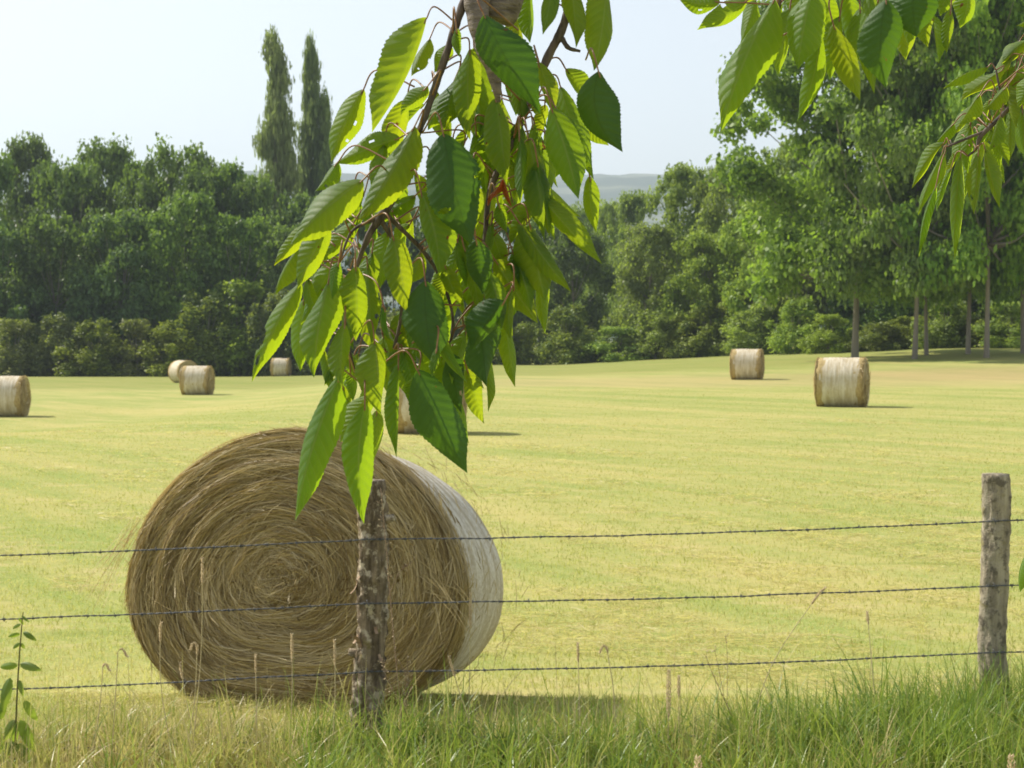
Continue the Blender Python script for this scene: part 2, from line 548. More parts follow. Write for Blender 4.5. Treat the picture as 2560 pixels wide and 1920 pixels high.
# ------------------------------------------------------------------ trees
def leaf_cloud(r, centres, radii, counts, size, flat=0.75, out=0.6):
    """leaf-sized quads spread through lobes of a crown; returns V, F, tint"""
    P, Nn, Tt, Sz = [], [], [], []
    for c, rad, n in zip(centres, radii, counts):
        n = int(n)
        d = r.normal(size=(n, 3))
        d /= np.linalg.norm(d, axis=1)[:, None]
        rr = r.random(n) ** 0.55 * r.uniform(0.8, 1.30, n)
        # uneven outline: lobes break into sprays
        ph = r.random(3) * 6.28
        bump = 1 + 0.18 * np.sin(5 * d[:, 0] + ph[0]) * np.sin(5 * d[:, 1] + ph[1]) + 0.16 * np.sin(9 * d[:, 2] + ph[2])
        p = np.asarray(c) + d * (rr * bump)[:, None] * np.asarray(rad) * np.array((1, 1, flat))
        nn = d * out + r.normal(size=(n, 3)) * 0.6 + np.array((0, 0, 0.35))
        P.append(p)
        Nn.append(nn / np.linalg.norm(nn, axis=1)[:, None])
        Tt.append(np.clip(r.normal(r.normal(0.5, 0.16), 0.2, n), 0, 1))
        Sz.append(size * r.uniform(0.6, 1.35, n))
    P, Nn, Tt, Sz = np.concatenate(P), np.concatenate(Nn), np.concatenate(Tt), np.concatenate(Sz)
    n = len(P)
    a = np.cross(Nn, r.normal(size=(n, 3)))
    a /= np.linalg.norm(a, axis=1)[:, None] + 1e-9
    b = np.cross(Nn, a)
    a *= (Sz * 0.5)[:, None]
    b *= (Sz * 0.36)[:, None]
    V = np.stack([P - a, P - b * 0.9 + a * 0.1, P + a, P + b * 1.1 - a * 0.1], 1).reshape(-1, 3)
    return V, np.arange(4 * n).reshape(n, 4), np.repeat(Tt, 4)


def crown_mesh(name, seed, kind):
    """crown and wood of a tree of unit height 1 (z) and unit width 1 (x, y); scaled when placed"""
    r = rng(seed)
    wood = MB()
    cs, rs, ns = [], [], []
    if kind == 'round':          # broadleaf of a wood: big irregular dome to the ground third
        nl = 46
        for k in range(nl):
            z = r.uniform(0.10, 0.95)
            prof = math.sqrt(max(0.02, 1 - ((z - 0.48) / 0.52) ** 2)) * 0.44
            a = k * 2.4 + r.uniform(-0.5, 0.5)
            q = r.uniform(0.5, 1.0) * prof
            rad = r.uniform(0.09, 0.165) * (1.0 if z < 0.8 else 0.75)
            cs.append((q * math.cos(a), q * math.sin(a), min(z, 0.97 - rad * 0.55)))
            rs.append((rad, rad, rad))
            ns.append(32000 * rad * rad)
        size, trunk, flat = 0.030, (0.018, 0.45), 0.66
    elif kind == 'sparse':       # open crown with sky holes near the top
        nl = 84
        for k in range(nl):
            z = r.uniform(0.12, 0.98)
            prof = math.sqrt(max(0.04, 1 - ((z - 0.42) / 0.60) ** 2)) * 0.45
            a = k * 2.4 + r.uniform(-0.6, 0.6)
            q = r.uniform(0.35, 1.0) * prof
            rad = r.uniform(0.07, 0.135) * (1.0 if z < 0.75 else 0.85)
            cs.append((q * math.cos(a), q * math.sin(a), min(z, 0.985 - rad * 0.6)))
            rs.append((rad, rad, rad))
            ns.append(32000 * rad * rad)
        size, trunk, flat = 0.027, (0.016, 0.6), 0.7
    elif kind == 'column':       # lombardy poplar
        nl = 64
        for k in range(nl):
            z = 0.05 + 0.90 * (k + r.random()) / nl
            prof = (0.40 * sstep(0.0, 0.30, z) * (1 - sstep(0.30, 1.05, z) * 0.62)) * r.uniform(0.7, 1.22)
            a = r.uniform(0, 6.28)
            q = r.uniform(0.2, 0.9) * prof
            rad = r.uniform(0.13, 0.22) * (0.55 + prof * 1.5)
            cs.append((q * math.cos(a), q * math.sin(a), z))
            rs.append((rad, rad, 0.055 / 1.0))
            ns.append(2700 * rad)
        size, trunk, flat = 0.035, (0.02, 0.93), 1.0
    elif kind == 'bush':
        nl = 44
        for k in range(nl):
            z = r.uniform(0.0, 0.92)
            a = k * 2.4 + r.uniform(-0.7, 0.7)
            prof = math.sqrt(max(0.02, 1 - (z / 0.97) ** 2)) * (0.44 + 0.10 * math.sin(3 * a + seed))
            q = r.uniform(0.3, 1.0) * prof
            rad = r.uniform(0.07, 0.17) * (1.1 - 0.55 * z)
            cs.append((q * math.cos(a), q * math.sin(a), z - 0.3 * rad))
            rs.append((rad, rad, rad * 1.25))
            ns.append(30000 * rad * rad)
        size, trunk, flat = 0.036, (0.02, 0.3), 1.0
    else:                        # aspen: bare trunk, spreading limbs, glittering sprays with gaps
        nl = 100
        for k in range(nl):
            z = 0.17 + 0.81 * (k + r.random()) / nl
            prof = 0.48 * math.sqrt(max(0.05, 1 - ((z - 0.52) / 0.52) ** 2))
            a = k * 2.4 + r.uniform(-0.7, 0.7)
            q = r.uniform(0.25, 1.0) * prof
            rad = r.uniform(0.05, 0.11)
            cs.append((q * math.cos(a), q * math.sin(a), z))
            rs.append((rad, rad, rad))
            ns.append(80000 * rad * rad)
        size, trunk, flat = 0.0185, (0.011, 0.93), 0.6
    # size is given for the unit height; x,y are scaled apart, so keep leaves compact
    V, Fq, T = leaf_cloud(r, cs, rs, ns, size, flat)
    tr = trunk[0]
    H = trunk[1]
    zz = np.linspace(-0.02, H, 12)
    wob = np.stack([np.sin(zz * 5 + r.random() * 6) * 0.012, np.cos(zz * 4 + r.random() * 6) * 0.012, zz], 1)
    wob[:, :2] -= wob[1, :2]
    R = tr * (1 - 0.75 * (zz - zz[0]) / (H - zz[0]))
    R[0] *= 1.35
    R[1] *= 1.1
    add_tube(wood, wob, R, 9)
    for c in cs[::2 if kind != 'column' else 4]:
        c = np.array(c)
        z0 = max(0.12 if kind == 'bush' else 0.2, min(H * 0.95, c[2] - 0.5 * math.hypot(c[0], c[1]) - 0.05))
        j = min(11, max(1, int(round((z0 + 0.02) / (H + 0.02) * 11))))
        p0 = wob[j]
        mid = (p0 + c) / 2 + np.array((0, 0, -0.015))
        add_tube(wood, bez([p0, mid, c], 4), np.linspace(R[j] * 0.5, tr * 0.10, 9), 5)
    return (V, Fq, T), wood


def tree_proto(kind, seed, leafmat):
    (V, Fq, T), wood = crown_mesh(kind, seed, kind)
    crown = mesh('crown', V, Fq, leafmat, None, True, T)
    trunk = wood.build('trunk', M['bark'], None, True)
    if kind == 'bush':
        crown.name, trunk.name = 'foliage', 'stem'
    return crown, trunk


PROTO = {}


def plant(name, label, cat, kind, var, leafmat, px, top, Y, width, rot=0.0, group=None, zoff=0.0):
    """a tree standing at distance Y whose crown is `width` wide in the photograph and reaches up to `top` (full-view pixels)"""
    x = (px * K - 1280) / F * Y
    z0 = float(ground(x, Y)) + zoff
    ztop = at(px * K, top * K, Y)[2]
    h = (ztop - z0)
    if kind == 'bush':
        h *= 0.86 + 0.34 * ((px * 0.618) % 1.0)
    wd = width * K / F * Y * {'column': 1.3, 'bush': 1.12 + 0.5 * ((px * 0.37) % 1.0)}.get(kind, 1.12)
    key = (kind, var, leafmat)
    o = thing(name, label, cat, (x, Y, z0), group, rot)
    if key not in PROTO:
        PROTO[key] = tree_proto(kind, 100 + var, M[leafmat])
        parts = PROTO[key]
    else:
        parts = []
        for p in PROTO[key]:
            c = p.copy()
            C.objects.link(c)
            parts.append(c)
    for p in parts:
        p.parent = o
        p.scale = (1, 1, 1)
    o.scale = (wd, wd, h)
    return o


WOOD = 'trees of the dark wood across the field'
for i, (px, top, Y, wd, kind, var, lab) in enumerate([
    (-50, 315, 164, 240, 'round', 1, 'tall open-topped tree cut by the left edge of the photo above the hedge'),
    (62, 288, 178, 180, 'sparse', 2, 'tall grey-green tree with a feathery top, just right of the left edge'),
    (150, 345, 168, 190, 'round', 1, 'lower dark tree in the dip between two feathery treetops at far left'),
    (228, 298, 180, 190, 'sparse', 3, 'feathery open-topped tree with sky showing through its thin upper twigs'),
    (318, 335, 172, 160, 'round', 2, 'rounded tree between the feathery top and the tallest dome of the left wood'),
    (392, 296, 168, 210, 'round', 3, 'broad domed tree, highest round crown of the left wood'),
    (485, 340, 172, 160, 'round', 2, 'small-topped tree sloping down from the broad dome towards the poplars'),
    (556, 378, 168, 150, 'round', 1, 'dark tree standing at the left foot of the widest poplar'),
    (106, 338, 176, 170, 'round', 3, 'grey-green tree between the first two feathery treetops, behind the lower trees'),
    (188, 342, 175, 160, 'round', 2, 'shaded tree just left of the tree with thin upper twigs'),
    (446, 338, 174, 170, 'round', 1, 'tree on the right shoulder of the broad domed crown'),
    (524, 366, 176, 150, 'round', 2, 'low-topped tree just left of the widest poplar'),
    (640, 405, 166, 170, 'round', 2, 'low tree filling the gap below the two poplars'),
    (-5, 480, 157, 210, 'round', 3, 'dark lower tree in front of the wood at the left edge'),
    (120, 455, 158, 210, 'round', 2, 'mid-height dark green tree above the left hedge, second from the photo edge'),
    (265, 450, 157, 220, 'round', 1, 'wide dark tree in front of the feathery tops, middle of the left wood'),
    (400, 405, 158, 210, 'round', 2, 'lighter green tree in front of the broad dome'),
    (520, 455, 158, 190, 'round', 3, 'dark tree right above the yellowish bush in front of the poplars'),
    (630, 480, 157, 170, 'round', 1, 'dark tree just left of the hanging cherry leaves'),
    (735, 440, 166, 190, 'round', 3, 'dark tree behind the left part of the hanging cherry leaves'),
    (850, 430, 168, 190, 'round', 1, 'dark tree showing through gaps in the cherry leaves beside the twig'),
    (960, 440, 166, 190, 'round', 2, 'dark tree hidden behind the middle of the hanging cherry leaves'),
    (1075, 450, 168, 180, 'round', 3, 'dark tree behind the right part of the hanging cherry leaves'),
    (1165, 455, 166, 150, 'round', 1, 'dark tree just right of the cherry leaf tips, left of the darkest crown'),
    (1240, 470, 160, 170, 'round', 2, 'darkest round tree standing above the rounded bush in the middle'),
]):
    plant('broadleaf_tree', lab, 'tree', kind, var, 'wood', px, top, Y, wd, i * 1.3, WOOD)

for i, (px, top, Y, wd, var, lab) in enumerate([
    (597, 56, 186, 88, 1, 'widest tall slender poplar rising above the left wood'),
    (671, 66, 190, 60, 2, 'narrower tall poplar just right of the widest poplar'),
    (703, 190, 190, 54, 3, 'shorter poplar half hidden by the left cherry leaves'),
]):
    plant('poplar_tree', lab, 'tree', 'column', var, 'poplar', px, top, Y, wd, i * 2.0, 'poplars above the wood')

for i, (px, top, Y, wd, var, lm, lab) in enumerate([
    (30, 688, 150, 150, 1, 'hedge', 'green hedge bush at the left edge behind the field'),
    (122, 670, 151, 140, 2, 'hedge', 'rounded hedge bush, second from the left edge'),
    (205, 698, 150, 130, 3, 'hedge', 'low dark hedge bush in the dip of the left hedge'),
    (295, 678, 150, 130, 1, 'hedge', 'hedge bush with a bright yellow-green top in the left hedge'),
    (375, 702, 150, 130, 2, 'hedge', 'low hedge bush behind the left pair of distant bales'),
    (440, 655, 151, 150, 3, 'hedge', 'hedge bush sloping up to the tallest bush of the left hedge'),
    (515, 585, 153, 180, 1, 'willow', 'tallest yellowish bush of the left hedge, below the poplars'),
    (600, 640, 150, 150, 2, 'hedge', 'hedge bush above the small distant bale beside the cherry leaves'),
    (690, 660, 150, 150, 3, 'hedge', 'hedge bush behind the lowest left cherry leaves'),
    (780, 670, 150, 140, 1, 'hedge', 'hedge bush in the gap beside the curled green cherry leaf'),
    (870, 675, 150, 140, 2, 'hedge', 'hedge bush behind the lower middle of the cherry leaves'),
    (960, 680, 149, 140, 3, 'hedge', 'hedge bush behind the big dark hanging leaf'),
    (1050, 675, 149, 140, 1, 'hedge', 'hedge bush behind the right lower cherry leaves'),
    (1130, 690, 149, 120, 2, 'hedge', 'low bush between the cherry leaves and the rounded dark bush'),
    (1225, 636, 147, 150, 3, 'hedge', 'big rounded dark bush right of the cherry leaves'),
    (1335, 690, 146, 120, 1, 'willow', 'light green bush right of the big rounded dark bush'),
    (1415, 668, 145, 130, 2, 'willow', 'light bush in the middle of the central hedge'),
    (1482, 690, 144, 100, 3, 'hedge', 'small dark bush left of the farther right-hand bale'),
    (1545, 660, 143, 120, 1, 'hedge', 'dark-based bush directly left above the farther right-hand bale'),
    (1640, 655, 138, 130, 2, 'willow', 'bright bush right above the farther right-hand bale'),
    (1720, 660, 132, 130, 3, 'willow', 'yellowish bush between the two right-hand bales'),
    (1790, 668, 126, 110, 1, 'willow', 'light bush at the left side of the leftmost grey trunk'),
]):
    plant('hedge_bush', lab, 'bush', 'bush', var, lm, px, top, Y, wd, i * 1.1, 'bushes of the hedge along the field')

for i, (px, top, Y, wd, kind, var, lab) in enumerate([
    (1312, 432, 235, 110, 'sparse', 2, 'small hazy distant tree below the blue hills'),
    (1180, 425, 260, 120, 'round', 1, 'hazy distant tree seen through the cherry leaf gap'),
    (1250, 440, 250, 110, 'sparse', 3, 'hazy distant treetop just left of the pale valley below the hills'),
    (1372, 412, 190, 130, 'sparse', 1, 'pale green tree right of the pale valley'),
    (1400, 480, 150, 170, 'sparse', 3, 'lower pale green tree in front, above the light hedge bushes'),
    (1482, 352, 158, 200, 'sparse', 2, 'tall soft green willow-like tree, highest left of the trunks'),
    (1575, 350, 150, 190, 'sparse', 3, 'soft green tree touching the left edge of the glittering tall trees'),
    (1520, 500, 146, 180, 'sparse', 1, 'lower soft green tree above the dark-based bush'),
    (1650, 430, 142, 200, 'sparse', 2, 'green tree behind the glittering crown, above the farther right-hand bale'),
    (1700, 300, 146, 210, 'sparse', 2, 'tall green tree closing the sky gap left of the leftmost grey trunk'),
    (1750, 400, 138, 220, 'round', 3, 'darker tree behind the leftmost grey trunk'),
]):
    plant('green_tree', lab, 'tree', kind, var, 'willow', px, top, Y, wd, i * 0.9, 'lighter trees right of the cherry branch')

ASP = 'tall trees with bare grey trunks on the right'
for i, (px, top, Y, wd, var, lab) in enumerate([
    (1848, -60, 112, 560, 1, 'glittering tall tree on the leftmost grey trunk'),
    (1978, -190, 106, 420, 2, 'tall tree on the sunlit left trunk of the close pair'),
    (2000, -150, 110, 330, 3, 'tall tree on the thinner right trunk of the close pair'),
    (2092, -220, 109, 380, 1, 'tall tree on the thin shaded trunk between the pair and the thickest trunk'),
    (2132, -260, 104, 430, 2, 'tall tree on the thickest grey trunk with a bright left edge'),
    (2209, -160, 108, 380, 3, 'tall tree on the dark trunk at the right edge'),
]):
    plant('aspen_tree', lab, 'tree', 'aspen', var, 'aspen', px, top, Y, wd, [0.4, 2.1, 3.9, 5.0, 1.3, 2.9][i], ASP)

for i, (px, top, Y, wd, kind, var, lm, lab) in enumerate([
    (1890, 560, 134, 190, 'round', 1, 'wood', 'dark thicket tree between the leftmost trunk and the trunk pair'),
    (2050, 520, 136, 200, 'round', 2, 'wood', 'dark thicket tree right behind the trunk pair'),
    (2190, 480, 134, 220, 'round', 3, 'wood', 'dark thicket tree at the right edge behind the trunks'),
    (1960, 230, 150, 280, 'round', 1, 'wood', 'high dark tree filling in behind the trunk pair'),
    (2130, 110, 150, 330, 'round', 2, 'wood', 'high dark tree filling in behind the thickest trunk'),
    (2260, 150, 142, 300, 'round', 1, 'wood', 'dark tree at the very right edge of the copse'),
]):
    plant('thicket_tree', lab, 'tree', kind, var, lm, px, top, Y, wd, i * 0.7, 'dark trees behind the bare trunks')
for i, (px, top, Y, wd, var, lm, lab) in enumerate([
    (1905, 690, 124, 120, 2, 'hedge', 'dark low bush in the shade right of the leftmost trunk'),
    (2045, 640, 122, 120, 3, 'willow', 'sunlit bush between the trunk pair and the thin shaded trunk'),
    (2180, 640, 120, 130, 1, 'willow', 'yellowish sunlit bush right of the thickest trunk'),
    (2105, 690, 121, 90, 2, 'hedge', 'small bush behind the thickest trunk'),
    (1970, 680, 126, 110, 1, 'hedge', 'low bush behind the foot of the trunk pair'),
]):
    plant('undergrowth_bush', lab, 'bush', 'bush', var, lm, px, top, Y, wd, i * 1.7, 'bushes under the tall trees')


# ------------------------------------------------------------------ hay bales
def bale_ring(phi, W=0.5, H=0.5, sag=0.0):
    x = np.cos(phi) * W
    z = np.sin(phi) * H
    x = x * (1 + sag * 0.10 * np.clip(-np.sin(phi), -1, 1))
    flat = -H * (0.93 if sag else 0.97)
    z = np.where(z < flat, flat + (z - flat) * 0.15, z)
    return x, z


def ribbons(P, side, width):
    """P (n,m,3) polylines, side (n,m,3) unit side vectors, width (n,) -> V, quads"""
    n, m, _ = P.shape
    taper = np.interp(np.linspace(0, 1, m), [0, 0.15, 0.8, 1], [0.7, 1, 1, 0.4])
    o = side * (np.asarray(width)[:, None] * 0.5 * taper[None])[..., None]
    V = np.stack([P - o, P + o], 2).reshape(-1, 3)
    b = (np.arange(n)[:, None] * (2 * m) + 2 * np.arange(m - 1)[None]).reshape(-1)
    return V, np.stack([b, b + 1, b + 3, b + 2], 1)


def unit(v):
    return v / (np.linalg.norm(v, axis=-1, keepdims=True) + 1e-12)


M['bale_core_far'] = mat_simple('sunbleached_hay', (0.36, 0.26, 0.11), (0.52, 0.40, 0.19), 0.9, 20.0, 0.6, 0.03)  # lighter hay colour, used on the far bales


def make_bale(seed, W, H, L, sag, nface, nfuzz, nside, sw, label, loc, rotz, group, tuft=False, name='hay_bale'):
    """axis along local y, near face at -L/2; resting on z=0"""
    r = rng(seed)
    o = thing(name, label, 'hay bale', loc, group, rotz)
    hz = H * (0.93 if sag else 0.97)
    nph, nr = 72, 14
    phi = np.linspace(0, 2 * math.pi, nph, endpoint=False)
    # rolled hay: body with rounded, ringed end faces
    prof = []
    for k in range(nr):
        q = k / (nr - 1)
        prof.append((q * 0.97, -L / 2 - 0.05 * (1 - q ** 4) + 0.012 * math.sin(q * 38)))
    prof += [(1.0, -L / 2 + 0.05)] + [(1.0, y) for y in np.linspace(-L / 2 + 0.12, L / 2 - 0.12, 8)] + [(1.0, L / 2 - 0.05)]
    prof += [(a, -b) for a, b in prof[:nr][::-1]]
    V = []
    for k, (q, y) in enumerate(prof):
        x, z = bale_ring(phi, W, H, sag)
        lump = 1 - (0.092 * sstep(-L / 2 + 0.1, L / 2, y) if sag else 0) + np.array([0.02 * noise.noise((math.cos(p) * 2.2 + seed, math.sin(p) * 2.2, y * 2.0)) for p in phi])
        V.append(np.stack([x * q * lump, np.full(nph, y) + 0.02 * r.normal(size=nph) * (q < 0.98), z * q * lump + hz], 1))
    V = np.concatenate(V)
    i = np.arange(nph)[None] + nph * np.arange(len(prof) - 1)[:, None]
    j = (np.arange(nph)[None] + 1) % nph + nph * np.arange(len(prof) - 1)[:, None]
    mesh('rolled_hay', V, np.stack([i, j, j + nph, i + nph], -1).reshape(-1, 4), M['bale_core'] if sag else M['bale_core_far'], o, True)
    # net wrap round the side
    ys = np.linspace(-L / 2 + (0.15 if sag else 0.05), L / 2 - 0.05, 22)
    V = []
    for y in ys:
        x, z = bale_ring(phi, W * 1.004, H * 1.004, sag)
        e = 1 - 0.02 * (abs(y) / (L / 2)) ** 6 - (0.085 * sstep(-L / 2 + 0.05, L / 2, y) if sag else 0)
        lump = e * (1 + np.array([0.016 * noise.noise((math.cos(p) * 2.2 + seed, math.sin(p) * 2.2, y * 2.0)) + 0.006 * noise.noise((math.cos(p) * 3, math.sin(p) * 3, y * 22)) for p in phi]))
        V.append(np.stack([x * lump, np.full(nph, y), np.maximum(z * lump + hz, 0.004)], 1))
    V = np.concatenate(V)
    i = np.arange(nph)[None] + nph * np.arange(len(ys) - 1)[:, None]
    j = (np.arange(nph)[None] + 1) % nph + nph * np.arange(len(ys) - 1)[:, None]
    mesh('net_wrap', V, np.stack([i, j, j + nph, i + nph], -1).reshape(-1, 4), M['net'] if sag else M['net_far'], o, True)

    # straw laid in a spiral over the end faces
    def face_straw(n, sgn):
        m = 6
        q = np.sqrt(r.random(n)) * 0.985
        q = np.where(r.random(n) < 0.12, r.random(n) * 0.4, q)
        ph0 = r.random(n) * 2 * math.pi
        ln = r.uniform(0.2, 0.85, n) / (q * W + 0.10)
        s = np.linspace(0, 1, m)
        ph = ph0[:, None] + ln[:, None] * s[None]
        drift = r.normal(0, 0.065, n) + 0.02
        swirl = np.where(q < 0.35, r.normal(0, 0.15, n), np.where(r.random(n) < 0.18, r.normal(0, 0.2, n), 0))
        qq = np.clip(q[:, None] + (drift + swirl)[:, None] * (s[None] - 0.3), 0.0, 1.01)
        x, z = bale_ring(ph, W, H, sag)
        bul = 0.055 * (1 - qq ** 4) - 0.012 * np.sin(qq * 38)
        lift = np.abs(r.normal(0, 0.012, n))[:, None] + np.where(r.random(n) < 0.06, r.uniform(0, 0.07, n), 0)[:, None] * s[None] ** 2
        y = sgn * (L / 2 + bul + 0.006 + lift)
        P = np.stack([x * qq, y, z * qq + hz], -1)
        T = unit(np.gradient(P, axis=1))
        nv = np.broadcast_to(np.array((0.0, sgn, 0.0)), P.shape) + r.normal(0, 0.5, (n, 1, 3))
        side = unit(np.cross(T, nv))
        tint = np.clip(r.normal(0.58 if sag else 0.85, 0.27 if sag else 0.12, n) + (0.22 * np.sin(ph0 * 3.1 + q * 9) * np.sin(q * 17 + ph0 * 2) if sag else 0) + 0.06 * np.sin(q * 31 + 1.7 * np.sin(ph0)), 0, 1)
        V, Fq = ribbons(P, side, r.uniform(0.6, 1.3, n) * sw)
        return V, Fq, np.repeat(tint, 2 * m)
    mb = MB()
    for sgn in ((-1, 1) if not sag else (-1,)):
        mb.add(*face_straw(nface, sgn))
    mb.build('face_straw', M['straw'], o)
    # loose ends round the rim and stray straws off the side
    mb = MB()
    n, m = nfuzz, 4
    ph = r.random(n) * 2 * math.pi
    s = np.linspace(0, 1, m)
    front = r.random(n) < 0.75
    y0 = np.where(front, -L / 2 + np.abs(r.normal(0.0, 0.085, n)), r.uniform(-L / 2, L / 2, n))
    x, z = bale_ring(ph, W, H, sag)
    P0 = np.stack([x, y0, z + hz], -1)
    radial = unit(np.stack([x, np.zeros(n), z], -1))
    tang = np.stack([-radial[:, 2], np.zeros(n), radial[:, 0]], -1) * np.where(r.random(n) < 0.7, 1, -1)[:, None]
    dirv = unit(tang * 1.0 + radial * r.uniform(-0.05, 0.45, n)[:, None] + np.stack([r.normal(0, 0.15, n), -np.abs(r.normal(0, 0.35, n)) * front, r.normal(0, 0.15, n)], -1))
    ln = np.abs(r.normal(0.05, 0.045, n)) + 0.02
    P = P0[:, None] + dirv[:, None] * (ln[:, None] * s[None])[..., None] + np.array((0, 0, -1.0)) * ((ln ** 2)[:, None] * 1.2 * s[None] ** 2)[..., None]
    P[..., 2] = np.maximum(P[..., 2], 0.01)
    side = unit(np.cross(dirv, r.normal(size=(n, 3))))[:, None].repeat(m, 1)
    V, Fq = ribbons(P, side, np.full(n, sw * 0.8))
    mb.add(V, Fq, np.repeat(np.clip(r.normal(0.65, 0.2, n), 0, 1), 2 * m))
    if sag:
        n, m = 7000, 5
        ph0 = r.random(n) * 2 * math.pi
        s = np.linspace(0, 1, m)
        ph = ph0[:, None] + (r.uniform(0.15, 0.5, n) / W)[:, None] * s[None]
        x, z = bale_ring(ph, W, H, sag)
        k = 1.0 + np.abs(r.normal(0.0, 0.012, n))[:, None] + 0 * s[None]
        y = -L / 2 - 0.01 + np.abs(r.normal(0, 0.062, n))[:, None] + r.normal(0, 0.02, n)[:, None] * s[None]
        P = np.stack([x * k, y, np.maximum(z * k + hz, 0.005)], -1)
        T = unit(np.gradient(P, axis=1))
        side = unit(np.cross(T, unit(np.stack([x, 0 * x, z], -1)) + r.normal(0, 0.4, (n, 1, 3))))
        V, Fq = ribbons(P, side, np.full(n, sw))
        mb.add(V, Fq, np.repeat(np.clip(r.normal(0.6, 0.22, n), 0, 1), 2 * m))
        s = np.linspace(0, 1, 4)
        m = 4
    if tuft:   # pale straws sprouting at the right rim, and a frayed knot at the core
        for (cx, cz, n2, spread, d0, lo, hi) in ((W * 0.86, hz + 0.02, 26, 0.42, (0.86, -0.4, -0.36), 0.10, 0.40), (0.04, hz - 0.02, 70, 1.0, (0.1, -0.7, -0.5), 0.05, 0.17), (-W * 0.98, hz + 0.25, 26, 0.3, (-0.45, -0.2, -0.85), 0.15, 0.5)):
            b = np.array((cx, -L / 2 - 0.03, cz))
            dv = unit(np.array(d0) + r.normal(0, spread * 0.5, (n2, 3)))
            l2 = r.uniform(lo, hi, n2)
            Q = b + r.normal(0, 0.035, (n2, 1, 3)) + dv[:, None] * (l2[:, None] * s[None])[..., None] + np.array((0, 0, -1.0)) * ((l2 ** 2)[:, None] * 0.5 * s[None] ** 2)[..., None]
            V, Fq = ribbons(Q, unit(np.cross(dv, r.normal(size=(n2, 3))))[:, None].repeat(m, 1), np.full(n2, sw * 0.9))
            mb.add(V, Fq, np.repeat(np.clip(r.normal(0.82, 0.15, n2), 0, 1), 2 * m))
    mb.build('loose_straw', M['straw'], o)['kind'] = 'stuff'
    return o


# near bale
bl, bw, bh = 1.00, 0.985, 0.79
yaw = math.radians(-20)
fy = 9.70
fx = (705 - 1280) / F * fy
dirx, diry = math.sin(-yaw), math.cos(-yaw)
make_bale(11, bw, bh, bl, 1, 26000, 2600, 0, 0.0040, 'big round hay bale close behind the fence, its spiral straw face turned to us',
          (fx + dirx * bl / 2, fy + diry * bl / 2, -0.10), yaw, 'round hay bales on the mown field', tuft=True, name='round_hay_bale').rotation_euler[0] = math.radians(-6.5)

BG = 'round hay bales on the mown field'
for i, (px, bot, Y, yw, lab) in enumerate([
    (1819, 877, 54.0, 90 - 17, 'largest of the distant bales, on the right, showing its sunlit left end'),
    (1614, 825, 87.0, 90 - 15, 'smaller round bale left of the largest right-hand one, near the trees'),
    (926, 935, 38.5, 90 - 4, 'round bale in mid field half hidden by the hanging dark leaf'),
    (12, 898, 65.5, 90 + 2, 'round bale cut off by the left edge of the photo'),
    (426, 849, 92.0, 90 - 5, 'round bale in front of the left pair, lying across the view'),
    (396, 810, 118.0, 38, 'round bale behind in the left pair, turned half towards us'),
    (607, 806, 146.5, 90 - 3, 'smallest round bale at the hedge beside the cherry leaves'),
]):
    x = (px * K - 1280) / F * Y
    make_bale(30 + i, 0.76, 0.76, 1.38, 0, 900, 350, 0, 0.02, lab, (x, Y, float(ground(x, Y)) - 0.03), math.radians(yw - 90 + 90) * 1.0, BG, name='round_hay_bale')


# ------------------------------------------------------------------ fence
fence = thing('barbed_wire_fence', 'weathered barbed wire fence on rough wooden posts along the field edge', 'fence', at(920, 1915, 8.33))
FL = np.array(fence.location)


def post(px_top, py_top, px_bot, py_bot, Y, rad, mat, seed, label, knobs):
    t = at(px_top, py_top, Y) - FL
    b = at(px_bot, py_bot, Y) - FL
    b = b + (b - t) * 0.12
    n, m = 40, 90
    V = []
    for k in range(m):
        q = k / (m - 1)
        c = b + (t - b) * q + np.array((0.012 * math.sin(q * 7 + seed), 0.01 * math.sin(q * 5), 0))
        for a in np.linspace(0, 2 * math.pi, n, endpoint=False):
            ca, sa = math.cos(a), math.sin(a)
            zz = c[2]
            d = 0.14 * noise.noise((ca * 1.2 + seed, sa * 1.2, zz * 3)) + knobs * 0.26 * noise.noise((ca * 2.5, sa * 2.5 + seed, zz * 14)) + knobs * 0.20 * noise.noise((ca * 6, sa * 6 + seed, zz * 45)) + 0.05 * noise.noise((ca * 9, sa * 9 + seed, zz * 4))
            rr = rad * (1 + d) * (1.10 - 0.12 * q)
            if q > 0.99:
                rr *= 0.95
            V.append(c + np.array((ca * rr, sa * rr, 0)))
    i = np.arange(n)[None] + n * np.arange(m - 1)[:, None]
    j = (np.arange(n)[None] + 1) % n + n * np.arange(m - 1)[:, None]
    Fq = np.stack([i, j, j + n, i + n], -1).reshape(-1, 4)
    V.append(t + np.array((0, 0, 0.004)))
    ct = len(V) - 1
    top = [((m - 1) * n + k, (m - 1) * n + (k + 1) % n, ct) for k in range(n)]
    o = mesh('wooden_post', np.array(V), [Fq, np.array(top)], mat, fence, True)
    o['label'] = label
    return o, t, b


